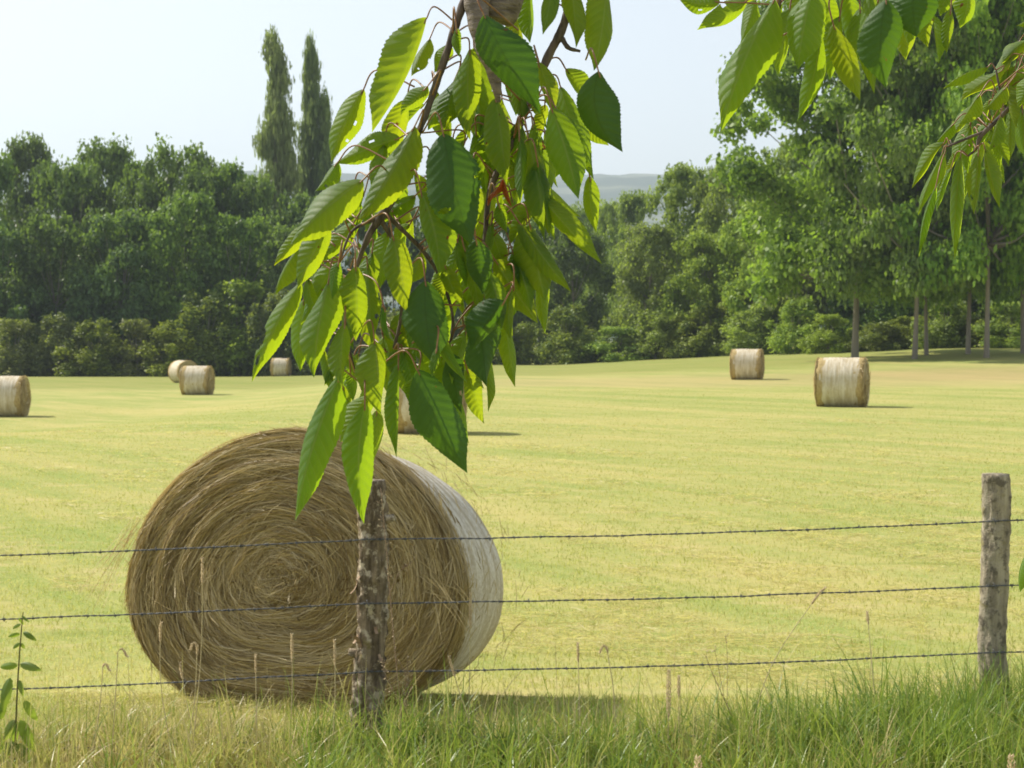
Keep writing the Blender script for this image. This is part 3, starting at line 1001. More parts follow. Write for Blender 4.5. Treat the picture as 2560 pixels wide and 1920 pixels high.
p1, t1, b1 = post(932, 1200, 922, 1880, 8.33, 0.066, M['post_bark'], 3.0, 'dark knobbly post with peeling bark in front of the bale', 1.0)
p2, t2, b2 = post(2482, 1184, 2492, 1830, 8.50, 0.064, M['post_grey'], 8.0, 'pale grey weathered post on the right', 0.45)
r = rng(5)
for k in range(12):       # curled flakes of bark standing off the dark post
    q = 0.22 + 0.55 * r.random()
    c = b1 + (t1 - b1) * q
    a = r.choice([math.pi + 0.3, math.pi + 0.7, -0.25, -0.9, -1.3]) + r.uniform(-0.2, 0.2)
    nrm = np.array((math.cos(a), math.sin(a), 0))
    tg = np.array((-math.sin(a), math.cos(a), 0))
    base = c + nrm * 0.068
    u = np.linspace(0, 1, 5)
    s = r.uniform(0.015, 0.032)
    P = base + nrm[None] * (u ** 2 * s * 1.1)[:, None] + np.array((0, 0, 1.0))[None] * (u * s * 1.8 * r.choice([-1, 1]))[:, None]
    V = np.concatenate([P - tg * s * 0.5, P + tg * s * 0.45, P - tg * s * 0.5 - nrm * 0.003, P + tg * s * 0.45 - nrm * 0.003])
    Fq = [(k2, k2 + 1, k2 + 6, k2 + 5) for k2 in range(4)] + [(10 + k2, 15 + k2, 16 + k2, 11 + k2) for k2 in range(4)]
    mesh('bark_flake', V, np.array(Fq), M['dry_stem'], p1, True)
stub = MB()          # sawn-off side knots
for q, a, ln in ((0.42, math.pi + 0.2, 0.03), (0.86, -0.25, 0.035)):
    c = b1 + (t1 - b1) * q
    d = np.array((math.cos(a), math.sin(a) * 0.6, 0.25))
    V, qd, tr3 = tube([c + d * 0.04, c + d * 0.07, c + d * (0.072 + ln)], [0.026, 0.022, 0.017], 9)
    mesh('knot_stub', V, [qd, tr3], M['post_bark'], p1, True)

WZ = [((0, 1192 * K), (795, 1165 * K), (2148, 1126 * K), (2212, 1122 * K)),
      ((0, 1329 * K), (795, 1303 * K), (2148, 1265 * K), (2212, 1262 * K)),
      ((0, 1482 * K), (795, 1451 * K), (2148, 1409 * K), (2212, 1407 * K)),
      ((0, 1612 * K), (795, 1592 * K), (2148, 1573 * K), (2212, 1571 * K))]
for k, w4 in enumerate(WZ):
    r = rng(40 + k)
    A, B, D, E = [at(p[0] * K, p[1], y) for p, y in zip(w4, (8.23, 8.25, 8.42, 8.43))]
    A = B + (A - B) * 1.8
    E = D + (E - D) * 12
    pts = []
    for (p, q) in ((A, B), (B, D), (D, E)):
        n = max(3, int(np.linalg.norm(q - p) / 0.03))
        for s in np.linspace(0, 1, n, endpoint=False):
            c = p + (q - p) * s
            c = c + np.array((0, 0, -0.016 * 4 * s * (1 - s) * np.linalg.norm(q - p) / 2.9))
            c = c + np.array((0, 0, 0.003 * noise.noise((c[0] * 3.3, k * 7.7, 0)) + 0.0016 * noise.noise((c[0] * 11, k * 7.7, 5))))
            pts.append(c)
    pts = np.array(pts) - FL
    mb = MB()
    # two strands twisted round each other
    ln = np.concatenate([[0], np.cumsum(np.linalg.norm(np.diff(pts, axis=0), axis=1))])
    fine = np.linspace(0, ln[-1], int(ln[-1] / 0.011))
    cen = np.stack([np.interp(fine, ln, pts[:, c]) for c in range(3)], 1)
    for st in (0, math.pi):
        tw = fine * 2 * math.pi / 0.075 + st
        off = np.stack([np.zeros_like(fine), np.cos(tw) * 0.0023, np.sin(tw) * 0.0023], 1)
        V, qd, t3 = tube(cen + off, 0.0021, 5)
        mb.add(V, qd, 0.3)
    wo = mb.build('wire', M['wire'], fence, True)
    mbb = MB()
    s = r.uniform(0, 0.1)
    while s < ln[-1]:
        c = np.array([np.interp(s, ln, pts[:, q]) for q in range(3)])
        # wound knot and the four points
        tw = np.linspace(0, 4 * math.pi, 22)
        P = np.stack([np.linspace(-0.006, 0.006, 22), np.cos(tw) * 0.0055, np.sin(tw) * 0.0055], 1)
        add_tube(mbb, c + P, 0.0015, 4, 0.6)
        for q in range(4):
            a = r.uniform(0, 6.28)
            d = np.array((r.uniform(-0.5, 0.5), math.cos(a), math.sin(a)))
            add_tube(mbb, [c + d * 0.004, c + d * 0.015], [0.0012, 0.0005], 4, 0.6)
        s += 0.125 + r.uniform(-0.012, 0.012)
    bo = mbb.build('barb', M['wire'], wo, True)
    bo['kind'] = 'stuff'

    for (q, po, yy) in ((B, p1, -0.072), (D, p2, -0.07)):
        c = q - FL
        c = c + np.array((0.0, -0.006, 0))
        P = bez([c + np.array((-0.006, 0.012, 0.014)), c + np.array((-0.004, -0.003, 0.010)), c + np.array((0.004, -0.003, -0.010)), c + np.array((0.006, 0.012, -0.014))], 5)
        V, qd, t3 = tube(P, 0.0018, 5)
        mesh('staple', V, [qd, t3], M['wire'], po, True)


# ------------------------------------------------------------------ grass
def blades(r, x, y, h, wd, lean, tint, segs=4, base=None, droop=0.6):
    n = len(x)
    z = ground(x, y) if base is None else base
    s = np.linspace(0, 1, segs)
    a = r.random(n) * 6.283
    L = np.stack([np.cos(a), np.sin(a)], 1) * (lean * h)[:, None]
    bend = (s[None] ** 2)
    P = np.zeros((n, segs, 3))
    P[..., 0] = x[:, None] + L[:, 0:1] * bend
    P[..., 1] = y[:, None] + L[:, 1:2] * bend
    P[..., 2] = z[:, None] + h[:, None] * (s[None] - droop * np.clip(lean, 0, 0.9)[:, None] * s[None] ** 3 * 0.6)
    b = a + r.normal(1.57, 0.7, n)
    side = np.stack([np.cos(b), np.sin(b), r.normal(0, 0.15, n)], 1)
    tap = np.interp(s, [0, 0.4, 1], [0.75, 1.0, 0.06])
    o = side[:, None] * (wd[:, None] * 0.5 * tap[None])[..., None]
    V = np.stack([P - o, P + o], 2).reshape(-1, 3)
    m = segs
    bb = (np.arange(n)[:, None] * 2 * m + 2 * np.arange(m - 1)[None]).reshape(-1)
    return V, np.stack([bb, bb + 1, bb + 3, bb + 2], 1), np.repeat(tint, 2 * m)


def patch(x, y, sc, seed):
    return np.array([noise.noise((a * sc + seed, b * sc, seed * 1.7)) for a, b in zip(x, y)])


# short stubble of the mown field
r = rng(77)
mb = MB()
n = 170000
q = r.random(n)
y = 8.3 * (75 / 8.3) ** q
x = (r.random(n) - 0.5) * 0.62 * y
g = patch(x, y * 3.0, 0.45, 2.0)
g2 = patch(x * 0.25, y * 1.1, 1.0, 9.0)
tint = np.clip(0.42 - 0.4 * g - 0.5 * g2 + r.normal(0, 0.20, n), 0, 1)
h = 0.036 * np.exp(r.normal(0, 0.35, n)) * (1 - 0.3 * np.clip(tint - 0.5, 0, 1)) * (1 - 0.6 * q)
lean = np.abs(r.normal(0.5, 0.4, n)) + np.where(tint > 0.7, 0.6, 0)
mb.add(*blades(r, x, y, h, 0.0038 * (y / 8.3) ** 0.75 * r.uniform(0.7, 1.3, n), lean, tint, 3))
# loose hay left lying in thin rows
r = rng(79)
n = 60000
q = r.random(n)
y = 8.6 * (45 / 8.6) ** q
x = (r.random(n) - 0.5) * 0.64 * y
u_ = x * 0.85 + y * 0.53
v_ = -x * 0.53 + y * 0.85
keep = np.array([noise.noise((a * 0.16, b * 0.85, 3.3)) + 0.55 * noise.noise((a * 1.1, b * 1.9, 8.1)) for a, b in zip(v_, u_)]) > 0.30
x, y = x[keep], y[keep]
n = len(x)
a = r.normal(2.58, 0.7, n)
ln = r.uniform(0.05, 0.22, n)
t_ = np.linspace(-0.5, 0.5, 4)
P = np.stack([x[:, None] + np.cos(a)[:, None] * ln[:, None] * t_, y[:, None] + np.sin(a)[:, None] * ln[:, None] * t_,
              (ground(x, y) + r.uniform(0.015, 0.05, n))[:, None] + r.normal(0, 0.008, (n, 4))], -1)
sd_ = np.stack([-np.sin(a), np.cos(a), r.normal(0, 0.8, n)], -1)
sd_ = unit(sd_)[:, None].repeat(4, 1)
V, Fq = ribbons(P, sd_, 0.0035 * (y / 8.6) ** 0.8)
mb.add(V, Fq, np.repeat(np.clip(r.normal(0.9, 0.1, n), 0, 1), 8))
tag(mb.build('field_grass', M['field_blade']), kind='stuff')

# taller ungrazed grass of the verge at the fence
r = rng(78)
mb = MB()


def prof_h(x):
    """height of the verge grass along the fence"""
    return np.interp(x, [-2.8, -1.6, -1.2, -0.7, -0.2, 0.3, 0.9, 1.5, 2.0, 2.6], [0.26, 0.25, 0.27, 0.35, 0.34, 0.29, 0.31, 0.40, 0.46, 0.48])


n = 17500
y = 6.5 + 2.25 * r.random(n) ** 0.8
x = (r.random(n) - 0.43) * 0.72 * y
g = patch(x, y, 1.3, 4.0)
dry = np.interp(x, [-2.6, -1.2, -0.7, 0.2, 0.9, 2.5], [0.88, 0.84, 0.50, 0.46, 0.48, 0.36])
tint = np.clip(dry + 0.30 * g + r.normal(0, 0.19, n), 0, 1)
h = prof_h(x) * np.clip(r.normal(0.62, 0.30, n), 0.15, 1.5) * (1 + 0.35 * g)
h *= np.where(y > 8.45, 0.55, 1.0)
lean = np.clip(np.abs(r.normal(0.35, 0.3, n)), 0, 1.1)
mb.add(*blades(r, x, y, h, r.uniform(0.004, 0.010, n), lean, tint, 6))
# single tall blades standing above the rest
n = 420
y = 7.6 + 0.9 * r.random(n)
x = (r.random(n) - 0.43) * 0.72 * y
tint = np.clip(r.normal(0.42, 0.3, n), 0, 1)
mb.add(*blades(r, x, y, r.uniform(0.32, 0.58, n), r.uniform(0.003, 0.007, n), np.abs(r.normal(0.3, 0.25, n)), tint, 8))
# broad arching blades
n = 1700
y = 7.0 + 1.5 * r.random(n)
x = (r.random(n) - 0.43) * 0.72 * y
h = prof_h(x) * r.uniform(0.8, 1.35, n)
tint = np.clip(r.normal(0.22, 0.16, n) + 0.45 * (1 - sstep(-1.3, -0.6, x)), 0, 1)
mb.add(*blades(r, x, y, h, r.uniform(0.007, 0.012, n), np.clip(r.normal(0.6, 0.3, n), 0.1, 1.2), tint, 9))
# tufts
for k in range(170):
    n = int(r.uniform(25, 60))
    ty = 7.3 + 1.2 * r.random()
    tx = (r.random() - 0.43) * 0.70 * ty
    if k > 120:
        tx = r.uniform(1.0, 2.9)
    x = tx + r.normal(0, 0.035, n)
    y = ty + r.normal(0, 0.035, n)
    hh = float(prof_h(tx)) * r.uniform(0.85, 1.45)
    t0 = np.clip(r.normal(0.28 if tx > -0.9 else 0.72, 0.2), 0, 1)
    mb.add(*blades(r, x, y, hh * r.uniform(0.5, 1.1, n), r.uniform(0.005, 0.011, n), np.clip(r.normal(0.5, 0.3, n), 0.05, 1.2), np.clip(t0 + r.normal(0, 0.09, n), 0, 1), 7))
# bleached stalks with plume-like tips
n = 230
y = 7.7 + 1.1 * r.random(n)
x = (r.random(n) - 0.43) * 0.72 * y
V, Fq, T = blades(r, x, y, r.uniform(0.25, 0.62, n), np.full(n, 0.0026), np.abs(r.normal(0.22, 0.2, n)), np.clip(r.normal(0.88, 0.1, n), 0, 1), 9)
Q = V.reshape(n, 9, 2, 3)
cQ = Q.mean(2, keepdims=True)
Q = cQ + (Q - cQ) * np.array([1, 1, 1, 1, 1, 1.6, 3.4, 3.6, 6.0])[None, :, None, None] * 1.0
mb.add(Q.reshape(-1, 3), Fq, T)
# matted dry thatch
n = 14000
y = 7.2 + 1.7 * r.random(n)
x = (r.random(n) - 0.43) * 0.72 * y
tint = np.clip(r.normal(0.82, 0.12, n), 0, 1)
mb.add(*blades(r, x, y, prof_h(x) * r.uniform(0.15, 0.6, n), r.uniform(0.002, 0.0045, n), np.abs(r.normal(0.9, 0.5, n)), tint, 5))
# rough half-dry grass between fence and bale
n = 16000
y = 8.5 + 1.5 * r.random(n) ** 1.3
x = (r.random(n) - 0.5) * 0.62 * y
rough = np.interp(x, [-2.6, -1.9, -0.4, 0.6, 2.6], [0.9, 1.2, 1.1, 0.75, 0.75]) * (1 - 0.6 * (y - 8.5) / 1.5)
tint = np.clip(np.interp(x, [-2.6, -0.6, 0.4, 2.6], [0.75, 0.72, 0.55, 0.6]) + r.normal(0, 0.2, n), 0, 1)
mb.add(*blades(r, x, y, 0.14 * rough * np.clip(r.normal(0.8, 0.4, n), 0.2, 2), r.uniform(0.0025, 0.005, n), np.abs(r.normal(0.6, 0.45, n)), tint, 5))
# ragged tall grass at the foot of the right post and clump left of the bale
n = 900
x = 2.30 + r.normal(0, 0.14, n)
y = 8.42 + r.normal(0, 0.08, n)
mb.add(*blades(r, x, y, r.uniform(0.2, 0.58, n), r.uniform(0.003, 0.007, n), np.abs(r.normal(0.3, 0.2, n)), np.clip(r.normal(0.2, 0.16, n), 0, 1), 6))
tag(mb.build('verge_grass', M['verge']), kind='stuff')


# seed heads
def stalk(px_b, px_t, py_t, Y, label, head=0.10, bend=0.0, hr=0.006, nod=0.0):
    tip = at(px_t, py_t, Y)
    gx = (px_b - 1280) / F * Y
    base = np.array((gx, Y, float(ground(gx, Y))))
    o = thing('grass_stalk', label, 'grass stalk', base, 'seeding grass stalks along the fence')
    r = rng(int(px_b * 7 + py_t))
    T = tip - base
    mid = T * 0.55 + np.array((bend, 0, 0))
    pts = [np.zeros(3), mid, T * 0.93 + np.array((bend * 0.3, 0, 0)), T]
    if nod:
        pts.append(T + np.array((nod * 0.5, 0, 0.01)))
        pts.append(T + np.array((nod, 0, -abs(nod) * 0.6)))
    P = bez(pts, 10)
    R = np.linspace(0.0022, 0.0012, len(P))
    V, q, t3 = tube(P, R * 1.15, 5)
    mesh('stem', V, [q, t3], M['pale_stem'], o, True)
    ln = np.concatenate([[0], np.cumsum(np.linalg.norm(np.diff(P, axis=0), axis=1))])
    mb = MB()
    nn = int(head / 0.0028)
    for k in range(nn):
        s = ln[-1] - head * (k / nn) ** 0.9
        c = np.array([np.interp(s, ln, P[:, q2]) for q2 in range(3)])
        c2 = np.array([np.interp(s + 0.004, ln, P[:, q2]) for q2 in range(3)])
        d = unit(c2 - c + 1e-9)
        a = k * 2.4
        side = unit(np.cross(d, np.array((math.cos(a), math.sin(a), 0.2))))
        rr = 1.15 * hr * (0.35 + 0.65 * math.sin(math.pi * min(1, 0.12 + 0.8 * k / nn)))
        p0 = c + side * rr * 0.3
        p1_ = c + side * rr + d * 0.006
        p2_ = c + side * rr * 0.8 + d * 0.014
        wv = unit(np.cross(side, d)) * 0.0036
        mb.add(np.array([p0 - wv * 0.4, p0 + wv * 0.4, p1_ + wv, p2_, p1_ - wv]), np.array([(0, 1, 2, 3, 4)]), float(r.uniform(0.2, 1)))
    mb.build('seed_head', M['seed'], o)
    return o


k2 = K
for a in [
    (470, 436 * k2, 1206 * k2, 8.05, 'tall grass stalk with a drooping whitish ear in front of the upper left bale face', 0.12, 0.02, 0.006, 0.0),
    (440, 348 * k2, 1345 * k2, 8.00, 'leaning grass stalk with a pale ear near the left rim of the big bale', 0.09, -0.03, 0.006, 0.0),
    (445, 425 * k2, 1395 * k2, 7.95, 'bent grass stalk crossing others low in front of the left bale face', 0.10, 0.02, 0.006, -0.03),
    (500, 388 * k2, 1432 * k2, 8.00, 'grass stalk leaning left, its ear lowest of those crossing before the bale', 0.08, 0.0, 0.006, 0.0),
    (715, 630 * k2, 1370 * k2, 8.00, 'upright grass stalk with a thick pale ear left of the dark post', 0.13, 0.01, 0.007, 0.0),
    (825, 722 * k2, 1383 * k2, 8.02, 'upright grass stalk with a pale ear closest to the left of the dark post', 0.12, 0.01, 0.006, 0.0),
    (640, 552 * k2, 1415 * k2, 8.05, 'thin brownish grass stalk below the centre of the bale', 0.09, 0.0, 0.005, 0.0),
    (1165, 1016 * k2, 1282 * k2, 8.05, 'tall pale grass stalk before the right rim of the big bale', 0.16, 0.005, 0.006, 0.0),
    (1230, 970 * k2, 1418 * k2, 8.00, 'leaning brown-eared grass stalk right of the dark post', 0.10, -0.01, 0.006, 0.0),
    (270, 255 * k2, 1632 * k2 - 260, 8.00, 'nodding thin grass stalk left of the big bale', 0.06, 0.0, 0.005, 0.04),
    (215, 222 * k2, 1440 * k2, 8.05, 'short arched grass stalk between nettle and bale', 0.06, 0.01, 0.005, 0.03),
    (1455, 1248 * k2, 1390 * k2, 8.10, 'leaning straw-coloured stalk in front of the open field right of the bale', 0.09, 0.0, 0.006, 0.0),
    (1540, 1310 * k2, 1400 * k2, 8.10, 'nodding stalk with a hooked ear in front of the open field', 0.08, 0.02, 0.006, -0.03),
    (1672, 1672 * 1.0, 1675, 8.05, 'stout fluffy grass ear standing over the bale shadow', 0.22, 0.0, 0.011, 0.0),
    (1700, 1697, 1690, 8.05, 'thinner upright ear just right of the stout fluffy one', 0.10, 0.0, 0.007, 0.0),
    (1850, 2062, 1470, 8.10, 'long stalk leaning far right towards the pale post', 0.10, -0.08, 0.006, 0.0),
    (2210, 2168, 1530, 8.10, 'slim stalk in front of the field left of the pale post', 0.06, 0.0, 0.006, 0.0),
    (1760, 1745, 1893, 4.6, 'blurred whitish grass ear close to the lens at the bottom edge', 0.06, 0.0, 0.010, 0.0),
    (2560, 2528, 1890, 4.6, 'blurred pale grass ear close to the lens in the bottom right corner', 0.07, 0.0, 0.010, 0.0),
]:
    stalk(*a)


# dry climbing weed at the dark post
def weed(label, Y, stems, name='dry_weed', cat='dead weed', tw=70, seed=1, rad=0.0028):
    p0 = at(stems[0][0][0], stems[0][0][1], Y)
    p0[2] = float(ground(p0[0], Y))
    o = thing(name, label, cat, p0)
    r = rng(seed)
    mb = MB()
    fz = MB()
    for k, st in enumerate(stems):
        P = bez([at(a, b, Y + 0.01 * k) - p0 for a, b in st], 9)
        rr = rad * (1.0 if k == 0 else 0.65)
        add_tube(mb, P, np.linspace(rr, rr * 0.45, len(P)), 6)
        for q in range(int(len(P) * tw / 40)):
            c = P[r.integers(len(P) // 4, len(P))]
            d = unit(r.normal(size=3) + np.array((0, 0, 0.6)))
            l = r.uniform(0.008, 0.03)
            add_tube(mb, [c, c + d * l], [0.0009, 0.0005], 4)
            e = c + d * l
            s = r.uniform(0.002, 0.005)
            a, b = unit(r.normal(size=3)) * s, unit(r.normal(size=3)) * s
            fz.add([e - a, e - b, e + a, e + b], [(0, 1, 2, 3)], float(r.random()))
    mb.build('stem', M['dry_stem'], o, True)
    fz.build('seed_fluff', M['seed'], o)['kind'] = 'stuff'
    return o


weed('dead branching weed stem climbing beside the dark post', 8.16, [
    [(1010, 1850), (985, 1600), (968, 1400), (952, 1220)],
    [(1000, 1760), (965, 1690), (955, 1650)],
    [(995, 1650), (1015, 1690), (1010, 1760), (1018, 1850)],
    [(975, 1480), (1000, 1430), (1030, 1405)],
    [(1012, 1790), (1020, 1700), (1018, 1640)]], seed=3)
weed('spindly dark-tipped weed standing in the field grass right of the bale shadow', 8.15, [
    [(1830, 1790), (1780, 1680), (1765, 1640)],
    [(1810, 1740), (1790, 1640), (1784, 1625)],
    [(1818, 1760), (1818, 1640), (1813, 1590)]], tw=16, seed=4, rad=0.002)

# nettle at the left edge
npos = at(36, 1915, 7.9)
nx0 = npos.copy()
nx0[2] = float(ground(npos[0], 7.9))
net = thing('nettle_plant', 'stinging nettle with drooping paired leaves at the left edge before the wire', 'nettle', nx0)
P = bez([at(a, b, 7.9) - nx0 for a, b in ((36, 1990), (40, 1800), (47, 1660), (54, 1570), (58, 1530))], 10)
V, q, t3 = tube(P, np.linspace(0.005, 0.002, len(P)), 7)
mesh('stem', V, [q, t3], M['nettle_stem'], net, True)


def small_leaf(base, tip, wd, parent, mat, name='leaf', bow=0.0, tint=0.5):
    base, tip = np.asarray(base, float), np.asarray(tip, float)
    a = tip - base
    L = np.linalg.norm(a)
    ax = a / L
    v = unit(np.array((0.0, -1, 0.35)))
    nrm = unit(v - ax * v.dot(ax))
    sd = np.cross(nrm, ax)
    nt, nu = 14, 7
    V, uv = [], []
    for i in range(nt):
        t = i / (nt - 1)
        wv = wd * (t ** 0.55) * ((1 - t) ** 0.75) * 1.75 * (1 + 0.10 * (i % 2))
        for j in range(nu):
            u = j / (nu - 1) * 2 - 1
            V.append(base + a * t + nrm * (bow * L * 4 * t * (1 - t) - abs(u) * wv * 0.4) + sd * u * wv)
            uv.append((u * 0.5 + 0.5, t))
    i = np.arange(nu - 1)[None] + nu * np.arange(nt - 1)[:, None]
    return mesh(name, np.array(V), np.stack([i, i + 1, i + nu + 1, i + nu], -1).reshape(-1, 4), mat, parent, True, np.full(len(V), tint), uv)


r = rng(12)
for (bx, by, tx, ty, wd) in [(50, 1585, 20, 1592, 0.010), (58, 1580, 92, 1602, 0.012), (50, 1608, 32, 1622, 0.009), (52, 1608, 62, 1622, 0.008),
                             (44, 1664, 0, 1668, 0.017), (50, 1660, 104, 1676, 0.018), (26, 1694, 8, 1780, 0.024), (48, 1700, 58, 1740, 0.012),
                             (60, 1752, 94, 1802, 0.020), (10, 1750, 2, 1800, 0.020), (38, 1800, 14, 1850, 0.024), (40, 1800, 32, 1862, 0.024), (50, 1800, 88, 1880, 0.026),
                             (46, 1545, 60, 1562, 0.006), (54, 1540, 74, 1556, 0.006), (52, 1560, 32, 1572, 0.008), (44, 1860, -10, 1890, 0.03), (40, 1860, 70, 1910, 0.03)]:
    j = r.uniform(-0.03, 0.03)
    small_leaf(at(bx, by, 7.9) - nx0, at(tx, ty, 7.9 + j) - nx0, wd * 1.3, net, M['nettle'], bow=0.15, tint=float(r.random()))


# ------------------------------------------------------------------ cherry branches
def cherry_leaf(parent, o0, base, tip, W, fold, roll, bend, curl, mat, seed, name='leaf', eaten=None, ripple=1.0, tint=0.5, flip=False):
    """ovate serrate leaf; its two halves fall back from the midrib by fold +/- roll degrees"""
    r = rng(seed)
    base, tip = np.asarray(base) - o0, np.asarray(tip) - o0
    a = tip - base
    L = np.linalg.norm(a)
    ax = a / L
    eye = np.array((0, 0, CAM_H)) - o0
    v = unit(eye - (base + tip) / 2)
    nrm = unit(v - ax * v.dot(ax))
    sd = np.cross(nrm, ax)
    nt, nu = 84, 15
    tt = np.linspace(0, 1, nt)
    u = np.linspace(-1, 1, nu)
    T, U = np.meshgrid(tt, u, indexing='ij')
    prof = np.power(np.sin(math.pi * np.power(T, 0.80)), 0.85)
    prof = prof * (1 - 0.30 * sstep(0.72, 1.0, T)) + 0.0
    prof = np.clip(prof, 0.012, None)
    teeth = 1 + 0.075 * (((T * 24) % 1.0) - 0.5) * (np.abs(U) > 0.9)
    wob = 1 + 0.09 * np.sin(T * 9 + r.random() * 6) * np.sign(U)
    w = W * prof * teeth * wob
    th0 = math.radians(fold)
    thl = th0 + math.radians(roll)
    thr = th0 - math.radians(roll)
    twist = math.radians(r.normal(0, 16)) * (T - 0.4) * 2
    th = np.where(U < 0, thl + twist, thr - twist)
    au = np.abs(U)
    # margin rolls a little further back than the blade near the midrib
    curlm = math.radians(22) * au
    lat = np.cos(th + curlm) * au * w
    back = np.sin(th + curlm * 0.8) * au * w
    veins = np.cos(2 * math.pi * 11 * (T - 0.16 * au)) * (0.25 + au) * (1 - au ** 6)
    rip = ripple * 0.0008 * veins * sstep(0, 0.15, T) * sstep(1.0, 0.85, T)
    wave = ripple * 0.07 * W * np.sin(T * 13 + r.random() * 6 + np.sign(U)) * au ** 2
    mb_ = bend * 4 * T * (1 - T)
    cu = curl * L * (4 * T * (1 - T)) + 0.0
    Pn = (base + a * T[..., None]) + sd * (np.sign(U) * lat + mb_)[..., None] + nrm * (cu - back + rip + wave)[..., None]
    V = Pn.reshape(-1, 3)
    i = np.arange(nu - 1)[None] + nu * np.arange(nt - 1)[:, None]
    Fq = np.stack([i, i + 1, i + nu + 1, i + nu], -1).reshape(-1, 4)
    if eaten:
        cT = (T[:-1, :-1] + T[1:, 1:]).reshape(-1) / 2
        cU = (U[:-1, :-1] + U[1:, 1:]).reshape(-1) / 2
        keep = np.ones(len(Fq), bool)
        for (t0, u0, rt, ru) in eaten:
            keep &= ((cT - t0) / rt) ** 2 + ((cU - u0) / ru) ** 2 > 1
        Fq = Fq[keep]
    if not flip:
        Fq = Fq[:, ::-1]
    uv = np.stack([U * 0.5 + 0.5, T], -1).reshape(-1, 2)
    o = mesh(name, V, Fq, mat, parent, True, np.full(len(V), tint), uv)
    return o, ax, nrm


def cherry_branch(label, anchor, Y0, stems, leaves, mat, seed, limb=None, dead=None, fill=()):
    o0 = at(anchor[0], anchor[1], Y0)
    o = thing('cherry_branch', label, 'cherry branch', o0)
    r = rng(seed)
    nodes = []
    first = None
    for st in stems:
        pts = np.array([at(a, b, Y0 + d) for a, b, d, _ in st])
        R = np.array([rr for *_, rr in st]) / F * Y0 * 0.5
        P = bez(pts, 10)
        s = np.linspace(0, 1, len(P))
        RR = np.interp(s, np.linspace(0, 1, len(R)), R)
        RR *= 1 + 0.10 * np.sin(s * len(P) * 0.9) * (r.random(len(P)) > 0.4)
        V, q, t3 = tube(P - o0, RR, 9)
        tw = mesh('twig', V, [q, t3], M['twig'], o, True)
        first = first or tw
        nodes.append(P)
    if limb:
        for lm in limb:
            pts = np.array([at(a, b, Y0 + d) for a, b, d, _ in lm])
            R = np.array([rr for *_, rr in lm]) / F * Y0 * 0.5
            P = bez(pts, 14)
            RR = np.interp(np.linspace(0, 1, len(P)), np.linspace(0, 1, len(R)), R)
            V, q, t3 = tube(P - o0, RR, 20)
            V = V + np.array([[0.0015 * noise.noise(tuple(p * 60)) for _ in range(3)] for p in V])
            mesh('limb', V, [q, t3], M['limb'], o, True)
    N = np.concatenate(nodes)
    ntr = len(leaves)
    leaves = list(leaves) + list(fill)
    for k, lf in enumerate(leaves):
        bx, by, tx, ty, W, roll, d = lf[:7]
        kw = lf[7] if len(lf) > 7 else {}
        fold = kw.get('fold', 24)
        if k >= ntr:
            fold = r.uniform(15, 45)
        eat = kw.get('eaten')
        if eat is None and r.random() < 0.16:
            eat = [(r.uniform(0.3, 0.8), r.choice([-1, 1]) * r.uniform(0.3, 1.0), r.uniform(0.02, 0.05), r.uniform(0.08, 0.25)) for _ in range(r.integers(1, 3))]
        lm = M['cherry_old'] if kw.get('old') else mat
        d = d + r.normal(0, 0.008)
        tilt = kw.get('tilt', r.normal(0, 0.012))
        base = at(bx, by, Y0 + d)
        tip = at(tx, ty, Y0 + d + tilt)
        Wm = W / F * Y0 * 1.22
        lo, ax, nrm = cherry_leaf(o, o0, base, tip, Wm, fold, roll + r.normal(0, 8), kw.get('bend', r.normal(0, 5)) / F * Y0,
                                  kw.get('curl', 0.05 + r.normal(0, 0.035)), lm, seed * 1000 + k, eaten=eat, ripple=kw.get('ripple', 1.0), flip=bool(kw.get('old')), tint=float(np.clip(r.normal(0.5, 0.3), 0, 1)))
        # stalk from the twig to the base of the blade
        b = base - o0
        D = np.linalg.norm(N - base, axis=1) + np.where(N[:, 2] < base[2] - 0.005, 0.04, 0)
        j = int(np.argmin(D))
        c = N[j] - o0
        ln = np.linalg.norm(c - b)
        if ln > 0.065:
            c = b + (c - b) / ln * 0.065 + np.array((0, 0.01, 0.0))
        ctrl = b - ax * min(ln, 0.05) * 0.45 + np.array((0, 0, 0.004))
        P = bez([c, ctrl * 0.75 + (c + b) * 0.125, b, b + ax * 0.006], 7)
        V, q, t3 = tube(P, np.linspace(0.0009, 0.0007, len(P)), 6)
        mesh('leaf_stalk', V, [q, t3], M['stalk'], lo, True)
        if kw.get('label'):
            lo['label'] = kw['label']
    if dead:
        for k, (bx, by, tx, ty, W, roll, d) in enumerate(dead):
            lo, ax, nrm = cherry_leaf(o, o0, at(bx, by, Y0 + d), at(tx, ty, Y0 + d), W / F * Y0, 62, roll, 0.0, 0.12, M['dead'], 5000 + k, name='withered_leaf', ripple=2.5)
            lo['label'] = 'withered orange-brown leaf'
    return o


